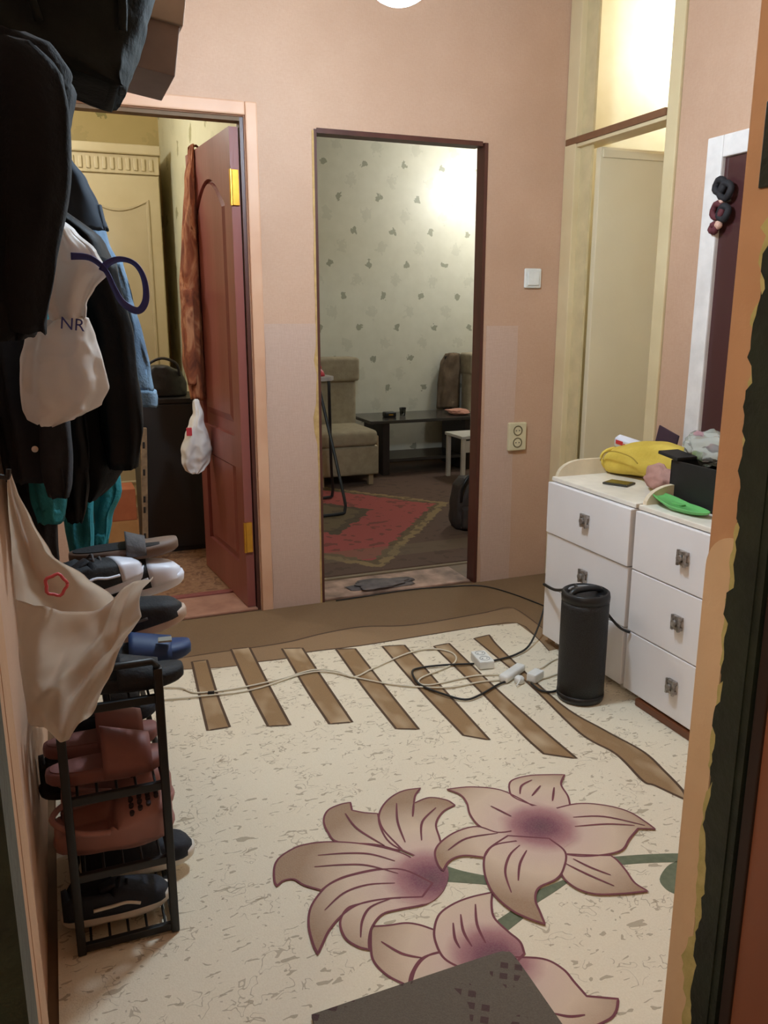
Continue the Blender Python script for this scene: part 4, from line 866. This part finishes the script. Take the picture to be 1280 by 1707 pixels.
t = tag(MB().bbox(2.235, 2.241, 2.56, 2.68, ZT+.02, ZT+.185, .002, 2, Matrix.Translation((2.19, 2.62, .85)) @ Matrix.Rotation(R(14), 4, 'X') @ Matrix.Translation((-2.19, -2.62, -.85))).build('purple_card', mat('dark purple card', (72, 50, 66), .5, (52, 38, 52), 10)), 'dark purple card sticking up behind the yellow bag', 'card')
t = thing('smartphone', (1.965, 2.545, ZT), 'dark glossy phone lying on the chest edge before the yellow bag', 'phone', rot=(0, 0, R(28)))
MB().bbox(-.038, .038, -.05, .05, 0, .008, .003).build('body', mat('dark grey case', (58, 56, 48), .4), t); MB().bbox(-.034, .034, -.045, .045, .0075, .0088, .0005).build('screen', mat('glossy screen', (30, 30, 28), .05), t)
blob('pink_cloth', (2.02, 2.375, ZT+.046), (.045, .075, .048), mat('dusty pink cloth', (190, 146, 132), .85, (172, 126, 114), 14, .3, 50), None, 4, .35, 4)
tag(bpy.data.objects['pink_cloth'], 'crumpled dusty pink cloth between the yellow bag and the black box', 'cloth')
t = thing('black_box', (2.02, 2.13, ZT), 'open black storage box on the nearer chest', 'box')
BX = mat('black box card', (26, 25, 25), .6, (18, 18, 18), 20)
for b in ((-.075, -.07, -.13, .115), (.105, .11, -.13, .115), (-.075, .11, -.13, -.125), (-.075, .11, .11, .115)): MB().bbox(*b, .001, .145, .001).build('side_wall', BX, t)
MB().bbox(-.075, .11, -.13, .115, 0, .005, .001).build('bottom', BX, t)
MB().bbox(-.085, .0, .09, .19, .138, .150, .003, 2, Matrix.Rotation(R(6), 4, 'X')).build('lid_flap', BX, t)
t = thing('clear_packet', (2.12, 2.16, ZT+.13), 'clear plastic packet of coloured trinkets stuffed in the black box', 'packet')
N = NT('clear plastic film'); N.b.inputs['Transmission Weight'].default_value = .75; N.b.inputs['Roughness'].default_value = .2; N.b.inputs['Base Color'].default_value = (.82, .86, .8, 1); N.b.inputs['IOR'].default_value = 1.1
blob('film', (-.04, .06, .05), (.06, .10, .055), N.m, t, 7, .4, 4)
for i, (p, rad, c) in enumerate((((-.03, .12, .085), (.014, .02, .012), (226, 70, 130)), ((-.02, -.02, .085), (.012, .014, .03), (70, 178, 196)), ((-.02, -.06, .095), (.012, .02, .014), (220, 74, 104)), ((-.03, .04, .05), (.02, .03, .014), (120, 40, 60)), ((-.05, .10, .02), (.02, .03, .015), (160, 196, 120)))):
    blob('trinket', p, rad, mat('trinket colour %d' % i, c, .5), t, i, .2)
t = thing('green_dish', (1.965, 2.12, ZT), 'flat bright green plastic dish leaning below the black box', 'dish', rot=(R(0), R(0), R(0)))
GRN = mat('bright green plastic', (112, 190, 108), .45, (96, 172, 94), 8)
d_ = MB().loft([[Vector((.042*math.cos(a)*s_-.03, .135*math.sin(a)*s_, z_+.06*max(0, math.sin(a))*.35)) for a in [2*PI*k/36 for k in range(36)]] for s_, z_ in ((.75, .004), (.95, .012), (1.0, .020), (.96, .020), (.8, .010))])
d_.v = [(v[0]-.05, v[1], v[2]) for v in d_.v]; d_.build('bowl', GRN, t, smooth=True)
hd_ = MB().bbox(-.09, -.07, -.02, .03, .018, .022, .002); hd_.build('grip', GRN, t)

# ================================================================ cords, plugs, switches
ZC = .0085
WIRE_W = mat('white cable', (222, 212, 190), .5); WIRE_B = mat('black cable', (24, 24, 24), .5)
labs = ['white extension cable looping up past the stripes to the twin socket', 'long white cable snaking across the stripes from under the shoe rack', 'short white cable rising behind the speaker', 'short white cable running behind the speaker base']
for i, p in enumerate(WIRES['white']):
    P = [Vector((a, b, ZC+.0035+.001*math.sin(k*2.1))) for k, (a, b) in enumerate(p)]
    tag(MB().tube(P, .0034, 8, smooth=6).build('white_cable', WIRE_W, smooth=True), labs[i], 'cable', 'floor cables')
labs = ['black cable running from the twin socket to the chest corner', 'black cable bent into a loop between twin socket and plugs', 'short black cable from the plugs to the speaker', 'thin black cable along the foot of the back wall']
for i, p in enumerate(WIRES['black']):
    P = [Vector((a, b, ZC+.0055+.002*(k % 2) if i < 3 else .010)) for k, (a, b) in enumerate(p)]
    if i == 0: P[-1].z = .28; P[-2].z = .12; P[-3].z = .03
    tag(MB().tube(P, .0042 if i < 3 else .003, 8, smooth=6).build('black_cable', WIRE_B, smooth=True), labs[i], 'cable', 'floor cables')
tag(MB().tube([(.418, 2.79, ZC+.006), (.440, 2.785, ZC+.006)], .007, 8).build('cable_clip', BLACKP), 'small black clip on the white cable near the shoe rack', 'clip')
tag(MB().tube([(1.80, 2.77, .262), (1.74, 2.60, .30), (1.69, 2.44, .36), (1.66, 2.36, .405), (1.63, 2.30, .412)], .006, 8, smooth=6).build('speaker_strap', WIRE_B, smooth=True), 'black cord from the chest corner to the top of the speaker', 'cord')
tag(MB().tube([(1.73, 2.27, .33), (1.77, 2.24, .275), (1.80, 2.215, .258)], .005, 8, smooth=5).build('drawer_cord', WIRE_B, smooth=True), 'short black cord from the speaker into the drawer gap', 'cord')
SLOT = mat('dark socket hole', (70, 70, 66), .6)
t = thing('twin_socket', (1.465, 2.665, ZC), 'white twin socket block of the extension cord on the carpet', 'socket', rot=(0, 0, R(-8)))
MB().bbox(-.030, .030, -.055, .055, 0, .034, .006).build('body', PLASTIC, t)
for y_ in (-.026, .026):
    o = MB().lathe([(.021, .0335), (.021, .0355), (.017, .0355), (.016, .033), (.001, .033)], 20, (0, y_, 0)).build('socket_well', mat('pale grey plastic', (186, 188, 186), .5), t)
    for x_ in (-.009, .009): MB().lathe([(.003, .033), (.003, .0345), (.0005, .0345)], 8, (x_, y_, 0)).build('pin_hole', SLOT, o)
t = thing('plug_adapter', (1.515, 2.520, ZC), 'white plug adapter lying left of the speaker', 'plug', rot=(0, 0, R(-59)))
MB().bbox(-.020, .020, -.072, .072, 0, .030, .012, 3).build('body', PLASTIC, t, smooth=True)
t = thing('charger_plug', (1.580, 2.462, ZC), 'small white charger plugged in beside the adapter', 'plug', rot=(0, 0, R(-62)))
MB().bbox(-.02, .02, -.032, .032, 0, .034, .006).build('body', PLASTIC, t); MB().bbox(-.012, .012, .03, .045, .005, .02, .003).build('cable_collar', PLASTIC, t)
t = thing('round_plug', (1.512, 2.462, ZC), 'small round white plug in front of the adapter', 'plug')
MB().lathe([(.014, 0), (.018, .004), (.018, .02), (.012, .026), (.001, .026)], 20).build('body', PLASTIC, t, smooth=True)
MB().tube([(0, -.005, .024), (-.01, -.02, .02), (-.03, -.03, .006)], .003, 6, smooth=3).build('cable_stub', PLASTIC, t, smooth=True)
t = thing('light_switch', (2.184, YB, 1.507), 'white square light switch on the back wall', 'light switch')
MB().bbox(-.046, .046, -.014, 0, -.046, .046, .008, 3).build('plate', PLASTIC, t, smooth=False); MB().bbox(-.032, .032, -.020, -.012, -.034, .034, .005, 2).build('rocker', PLASTIC, t)
t = thing('wall_socket', (2.126, YB, .745), 'cream twin wall socket low beside the open doorway', 'socket')
IV = mat('ivory plastic', (222, 210, 172), .45)
MB().bbox(-.050, .050, -.022, 0, -.070, .070, .006).build('plate', IV, t)
for z_ in (-.030, .030):
    w_ = MB(); rg_ = []
    for rr, yy in ((.026, -.0215), (.026, -.0235), (.021, -.0235), (.019, -.021), (.001, -.021)): rg_.append([Vector((rr*math.cos(a), yy, z_+rr*math.sin(a))) for a in [2*PI*k/20 for k in range(20)]])
    o = w_.loft(rg_).build('socket_well', mat('brownish well', (120, 108, 80), .6), t)
    for x_ in (-.009, .009): MB().bbox(x_-.003, x_+.003, -.0225, -.0205, z_-.003, z_+.003, .0008).build('pin_hole', SLOT, o)
# ================================================================ living room
t = thing('rug', (0, 0, 0), 'worn red and olive medallion rug on the living room floor', 'rug')
N = NT('medallion rug'); geo = N.n('NewGeometry'); sx = N.n('SeparateXYZ'); N.t.links.new(geo.outputs['Position'], sx.inputs[0])
dx = N.math('ABSOLUTE', N.math('SUBTRACT', sx.outputs[0], 1.55)); dy = N.math('ABSOLUTE', N.math('SUBTRACT', sx.outputs[1], 5.25))
nz = N.math('MULTIPLY', N.math('SUBTRACT', N.noise(16, 3), .5), .14)
dd = N.math('ADD', N.math('ADD', N.math('DIVIDE', dx, 1.02), N.math('DIVIDE', dy, 1.30)), nz)
col = N.ramp(dd, [(.0, (104, 86, 60)), (.34, (84, 70, 52)), (.42, (160, 76, 70)), (.86, (166, 76, 72)), (.88, (104, 84, 58)), (.93, (142, 118, 80)), (1.0, (98, 74, 60))], 'CONSTANT')
mot = N.math('GREATER_THAN', N.noise(13, 2, N.mapped((1, 1, 1))), .60)
col = N.mix(N.math('MULTIPLY', mot, .55), col, lin((74, 56, 44)))
bl = N.math('ADD', N.math('MULTIPLY', N.math('LESS_THAN', N.math('ABSOLUTE', N.math('SUBTRACT', sx.outputs[1], 4.25)), .10), .8), 0)
col = N.mix(N.math('MULTIPLY', bl, .6), col, lin((118, 100, 76)))
N.t.links.new(col, N.b.inputs['Base Color']); N.b.inputs['Roughness'].default_value = .95; N.bump(N.noise(160, 2), .4, .005)
MB().bbox(.98, 3.3, 3.93, 6.45, 0, .012, .004).build('pile', N.m, t)
MB().bbox(.98, 3.3, 3.905, 3.932, 0, .006, .002).build('fringe', mat('rug fringe', (150, 130, 104), .9), t)
UPH = mat('grey beige upholstery', (168, 154, 128), .85, (150, 136, 112), 20, .2, 90); UPHW = mat('pale wood arm', (176, 150, 116), .5)
def armchair(x0, y0, label):
    t = thing('armchair', (x0+.28, y0+.33, 0), label, 'armchair', 'living room armchairs')
    put(MB().bbox(x0+.02, x0+.53, y0, y0+.60, .10, .33, .02, 3), 'base', UPH, t, True)
    put(MB().bbox(x0+.03, x0+.52, y0-.02, y0+.50, .33, .455, .045, 4), 'seat_cushion', UPH, t, True)
    put(MB().bbox(x0+.03, x0+.52, y0+.48, y0+.64, .33, .90, .04, 4), 'backrest', UPH, t, True)
    put(MB().bbox(x0+.02, x0+.53, y0+.42, y0+.66, .80, .99, .03, 4), 'headrest', UPH, t, True)
    for x in (x0-.0, x0+.52): put(MB().bbox(x, x+.03, y0+.05, y0+.58, .09, .40, .012, 3), 'side_panel', UPHW, t, True)
    for x in (x0+.05, x0+.46):
        for y in (y0+.04, y0+.52): put(MB().bbox(x, x+.04, y, y+.04, .0125, .10, .004), 'leg', UPHW, t, False)
    return t
armchair(1.80, 6.02, 'grey beige armchair left of the coffee table'); armchair(3.46, 6.28, 'grey beige armchair right of the coffee table, half hidden by the jamb')
t = thing('coffee_table', (2.9, 6.55, 0), 'dark low coffee table with lower shelf against the papered wall', 'table')
TBL = mat('dark grey brown veneer', (72, 66, 60), .22, (56, 50, 46), 6, stretch=(.15, 1, 1))
put(MB().bbox(2.37, 3.44, 6.30, 6.86, .455, .482, .006), 'tabletop', TBL, t, False)
for x in (2.50, 3.26): put(MB().bbox(x, x+.06, 6.36, 6.82, .0125, .455, .004), 'leg_panel', DKWOOD, t, False)
put(MB().bbox(2.56, 3.26, 6.38, 6.80, .12, .145, .003), 'lower_shelf', TBL, t, False)
t = thing('black_purse', (2.62, 6.52, .482), 'small black case lying on the coffee table', 'case')
MB().bbox(-.05, .05, -.04, .04, 0, .045, .012, 3).build('body', BLACKP, t, smooth=True); MB().bbox(-.02, .02, -.043, -.039, .018, .028, .001).build('clasp', BRASS, t)
t = thing('drinking_glass', (2.76, 6.56, .482), 'small clear glass beside the black case', 'glass')
GL = NT('clear glass'); GL.b.inputs['Transmission Weight'].default_value = 1; GL.b.inputs['Roughness'].default_value = .05
MB().lathe([(.022, 0), (.03, .07), (.028, .07), (.02, .006), (.001, .006)], 20).build('body', GL.m, t, smooth=True)
b = blob('pink_towel', (3.26, 6.50, .505), (.10, .12, .022), mat('pink towel', (206, 150, 128), .85, (188, 130, 110), 12), None, 3, .3, 4); tag(b, 'folded pink towel on the right end of the coffee table', 'towel')
t = thing('brown_blanket', (3.38, 6.80, 0), 'brown blanket draped over a board against the papered wall', 'blanket')
put(drape([[.98, 3.33, 3.47], [.90, 3.28, 3.48], [.7, 3.25, 3.48], [.49, 3.24, 3.48]], 6.915, .05, 2, 24, 40, 6, .3, .01), 'cloth', mat('brown blanket', (118, 98, 76), .9, (98, 80, 62), 14, .3, 60), t)
put(MB().bbox(3.32, 3.40, 6.90, 6.93, 0.001, .96, .003), 'board', DKWOOD, t, False)
# small white chair
t = thing('child_chair', (3.15, 6.05, 0), 'small white wooden chair in front of the coffee table', 'chair')
CW = mat('white painted wood', (214, 200, 182), .5)
put(MB().bbox(2.98, 3.30, 5.86, 6.18, .36, .385, .006), 'seat', mat('pale seat', (216, 208, 196), .5), t, False)
for x, y, z in ((2.99, 5.87, .36), (3.26, 5.87, .36), (2.99, 6.14, .36), (3.26, 6.14, .36)): put(MB().bbox(x, x+.032, y, y+.032, .0125 if y < 6.4 else 0, z, .004), 'leg', CW, t, False)
for x in (3.07, 3.262): put(MB().bbox(x, x+.036, 5.872, 5.902, .385, .56, .004), 'back_post', CW, t, False)
put(MB().bbox(3.07, 3.298, 5.87, 5.90, .50, .56, .006), 'back_rail', CW, t, False)
put(MB().bbox(3.0, 3.28, 5.875, 5.89, .25, .345, .004), 'apron', CW, t, False)
# ironing board
t = thing('ironing_board', (1.4, 5.4, 0), 'folding ironing board with black tube legs in the living room', 'ironing board')
TB = mat('dark grey tube', (40, 42, 44), .4)
put(MB().tube([(1.42, 5.16, .024), (1.70, 5.16, .024), (1.755, 5.17, .05), (1.745, 5.20, .2), (1.66, 5.45, .91)], .011, 10, smooth=5), 'leg', TB, t)
put(MB().tube([(1.5, 5.68, .024), (1.78, 5.68, .024), (1.83, 5.67, .06), (1.80, 5.60, .3), (1.68, 5.25, .91)], .011, 10, smooth=5), 'leg', TB, t)
pl = [(1.0, 5.2), (1.6, 5.2), (1.69, 5.23), (1.73, 5.30), (1.73, 5.42), (1.69, 5.5), (1.6, 5.53), (1.0, 5.53)]
put(MB().prism(pl, .91, .935), 'board', mat('board cover', (196, 188, 180), .9, (160, 150, 146), 10), t, False)
t = thing('clothes_iron', (1.60, 5.34, .935), 'red iron standing on the end of the ironing board', 'iron')
rings = []
for s_, z_ in ((1, 0), (1, .012), (.9, .03), (.55, .06)): rings.append([Vector((s_*(-.06+.14*(abs(math.sin(a))*0+.5+.5*math.cos(a))), s_*.05*math.sin(a), z_)) for a in [2*PI*k/24 for k in range(24)]])
MB().loft(rings).build('body', K_RED, t, smooth=True); MB().tube([(-.03, 0, .05), (-.03, 0, .09), (.03, 0, .095), (.05, 0, .05)], .010, 10, smooth=4).build('handle', K_RED, t, smooth=True)
# dark backpack by the right jamb
t = thing('backpack', (2.40, 4.55, .012), 'dark brown backpack with top loop by the right jamb inside the living room', 'bag')
BP = mat('dark brown nylon', (64, 52, 46), .7, (48, 38, 34), 12, .2, 40)
put(crumple(drape([[.33, 2.33, 2.50], [.29, 2.285, 2.56], [.18, 2.265, 2.58], [.06, 2.26, 2.58], [.014, 2.28, 2.56]], 4.58, .10, 1, 24, 44, 5, .06, .006, 3, hollow=False), .01, 12, 2), 'body', BP, t)
put(MB().tube([(2.29, 4.50, .20), (2.285, 4.47, .30), (2.33, 4.47, .365), (2.40, 4.48, .36), (2.44, 4.50, .31)], .010, 8, smooth=6), 'strap', BLACKP, t)
put(MB().bbox(2.29, 2.54, 4.455, 4.50, .03, .17, .02, 3), 'front_pocket', BP, t, True)
# grey rag on the threshold
b = blob('grey_rag', (1.45, 3.70, .020), (.17, .07, .016), mat('grey rag', (120, 110, 106), .9, (86, 78, 76), 14, .4, 40), None, 9, .45, 4); tag(b, 'crumpled grey rag lying on the doorway threshold', 'rag')

# ================================================================ bedroom
t = thing('bedroom_carpet', (0, 0, 0), 'brown patterned carpet on the bedroom floor', 'carpet')
N = NT('bedroom carpet pattern'); n1 = N.noise(14, 3, None, .6, 1.5)
N.t.links.new(N.ramp(n1, [(.38, (112, 76, 52)), (.5, (150, 110, 78)), (.62, (122, 84, 58)), (.72, (164, 126, 92))]), N.b.inputs['Base Color']); N.b.inputs['Roughness'].default_value = .95
MB().bbox(-1.4, .80, 3.905, 6.45, 0, .010, .003).build('pile', N.m, t)
t = thing('wardrobe', (.30, 6.2, 0), 'tall cream wardrobe with carved frieze at the back of the bedroom', 'wardrobe')
WD = mat('cream wardrobe lacquer', (196, 182, 146), .5, (186, 170, 132), 4); WD2 = mat('wardrobe panel', (188, 173, 139), .5, (178, 163, 129), 4)
WX0, WX1, WY = -.35, .752, 5.90
put(MB().bbox(WX0, WX1, WY+.02, 6.47, .0105, 2.22, .004), 'carcass', WD, t, False)
put(MB().bbox(WX0-.02, WX1+.012, WY-.03, 6.48, 2.33, 2.39, .012, 3), 'cornice', WD, t, False)
put(MB().bbox(WX0, WX1, WY, 6.47, 2.215, 2.33, .004), 'frieze', WD, t, False)
x = WX0+.03
while x < WX1-.02:
    put(MB().bbox(x, x+.024, WY-.012, WY+.002, 2.235, 2.31, .006), 'flute', WD, t, False); x += .048
for x0, x1 in ((WX0+.01, .203), (.209, WX1-.008)):
    d = put(MB().bbox(x0, x1, WY-.004, WY+.02, .10, 2.205, .004), 'wardrobe_door', WD, t, False)
    pl = [(x0+.08, .2), (x1-.08, .2)]+[(x1-.08-(x1-x0-.16)*i/12, 2.05-.06*math.sin(PI*i/12)) for i in range(13)]; q = len(pl)
    c = Vector((sum(p[0] for p in pl)/q, 1.1)); L = t.location
    def ring(s_, y): return [Vector((c.x+(p[0]-c.x)*s_-L.x, y-L.y, c.y+(p[1]-c.y)*(1-(1-s_)*.2)-L.z)) for p in pl]
    MB().loft([ring(1.06, WY-.003), ring(1.04, WY-.014), ring(.98, WY-.014), ring(.94, WY-.005), ring(.9, WY-.005)]).build('raised_panel', WD2, d)
    hx = .19 if x1 < .3 else .225
    hb = MB().tube([(hx, WY-.004, 1.05), (hx, WY-.03, 1.07), (hx, WY-.03, 1.17), (hx, WY-.004, 1.19)], .005, 8, smooth=3); hb.v = [(v[0]-L.x, v[1]-L.y, v[2]-L.z) for v in hb.v]; hb.build('handle', BRASS, d)
t = thing('dark_cabinet', (.60, 4.9, 0), 'black brown cabinet standing inside the bedroom doorway', 'cabinet')
DC = mat('black brown laminate', (30, 24, 22), .45, (24, 19, 18), 6)
put(MB().bbox(.405, .775, 4.70, 5.10, .0105, .86, .004), 'carcass', DC, t, False); put(MB().bbox(.395, .782, 4.685, 5.11, .86, .885, .004), 'top_board', DC, t, False)
d = put(MB().bbox(.41, .77, 4.684, 4.70, .04, .855, .003), 'cabinet_door', DC, t, False)
t = thing('leaning_board', (.385, 4.62, 0), 'narrow pale board with dark knots leaning on the dark cabinet', 'board', rot=(0, R(3), 0))
MB().bbox(-.012, .02, 0, .04, .012, .74, .002).build('plank', mat('knotty pale board', (164, 138, 104), .7, (120, 96, 72), 22), t)
for z_ in (.12, .27, .33, .48, .63): MB().bbox(-.004, .008, -.002, .002, z_, z_+.035, .002).build('knot', DC, t)
tag(MB().bbox(.20, .365, 4.62, 4.82, .10, .235, .004).build('tan_carton', mat('tan carton', (196, 146, 88), .8, (178, 128, 74), 10)), 'tan carton under the orange brown one by the dark cabinet', 'box', 'cartons in the bedroom')
tag(MB().bbox(.20, .36, 4.62, 4.82, .2355, .41, .004).build('orange_carton', mat('orange brown carton', (182, 104, 62), .8, (164, 90, 52), 10)), 'orange brown carton stacked on the tan carton', 'box', 'cartons in the bedroom')
tag(MB().bbox(.15, .39, 4.60, 4.84, .0105, .10, .004).build('low_crate', mat('dark low crate', (66, 54, 46), .8)), 'dark low crate under the two cartons', 'crate')
t = thing('handbag', (.58, 4.88, .885), 'black handbag slumped on top of the dark cabinet', 'bag')
K_HB_ = mat('black grey leather', (44, 44, 46), .5, (30, 30, 32), 10, .2, 40)
put(crumple(drape([[1.05, .50, .62], [1.02, .46, .68], [.95, .43, .70], [.888, .43, .70]], 4.88, .09, 2, 20, 40, 5, .08, .006, 2.8, hollow=False), .012, 12, 4), 'body', K_HB_, t)
put(MB().tube([(.47, 4.80, .99), (.48, 4.78, 1.06), (.56, 4.78, 1.10), (.64, 4.79, 1.07), (.66, 4.80, 1.0)], .008, 8, smooth=5), 'strap', K_HB_, t)
# bathrobe over the open door and a small bag
Y, r = ROWS['robe']
t = thing('bathrobe', (.69, Y, .92), 'brown orange fleece bathrobe hanging on the open bedroom door', 'bathrobe')
N = NT('brown orange fleece'); n1 = N.noise(11, 3, N.mapped((1, 1, .5)), .6, 1)
N.t.links.new(N.ramp(n1, [(.35, (104, 54, 34)), (.5, (150, 84, 52)), (.62, (190, 132, 92)), (.7, (126, 66, 42))]), N.b.inputs['Base Color']); N.b.inputs['Roughness'].default_value = .9; N.bump(N.noise(120, 3), .4, .006)
put(drape([[q[0], q[1], min(q[2], .705)] for q in r], Y, .07, 3, 60, 50, 6, .2, .010), 'body', N.m, t)
put(drape([[1.45, .60, .66], [1.25, .595, .655], [1.08, .605, .66], [1.0, .61, .65]], Y-.075, .03, 5, 26, 30, 4, .15, .006), 'sleeve', N.m, t)
MB().tube([(0, 0, 1.18), (.03, 0, 1.195), (.06, 0, 1.16)], .006, 8, smooth=3).build('hanging_loop', N.m, t)
Y, r = ROWS['wbag']
t = thing('small_plastic_bag', (.62, Y, .57), 'small knotted white plastic bag with red mark hanging on the bedroom door', 'bag')
put(crumple(drape(r, Y, lambda q: .02+.045*math.sin(PI*min(1, q*1.05)), 3, 40, 50, 6, .15, .005, 2.1, hollow=False), .014, 15, 5), 'pouch', mat('white thin plastic', (236, 232, 228), .4, (222, 218, 214), 8), t)
put(MB().bbox(.574, .600, Y-.062, Y-.052, .765, .805, .003, 2), 'red_mark', K_RED, t, False)
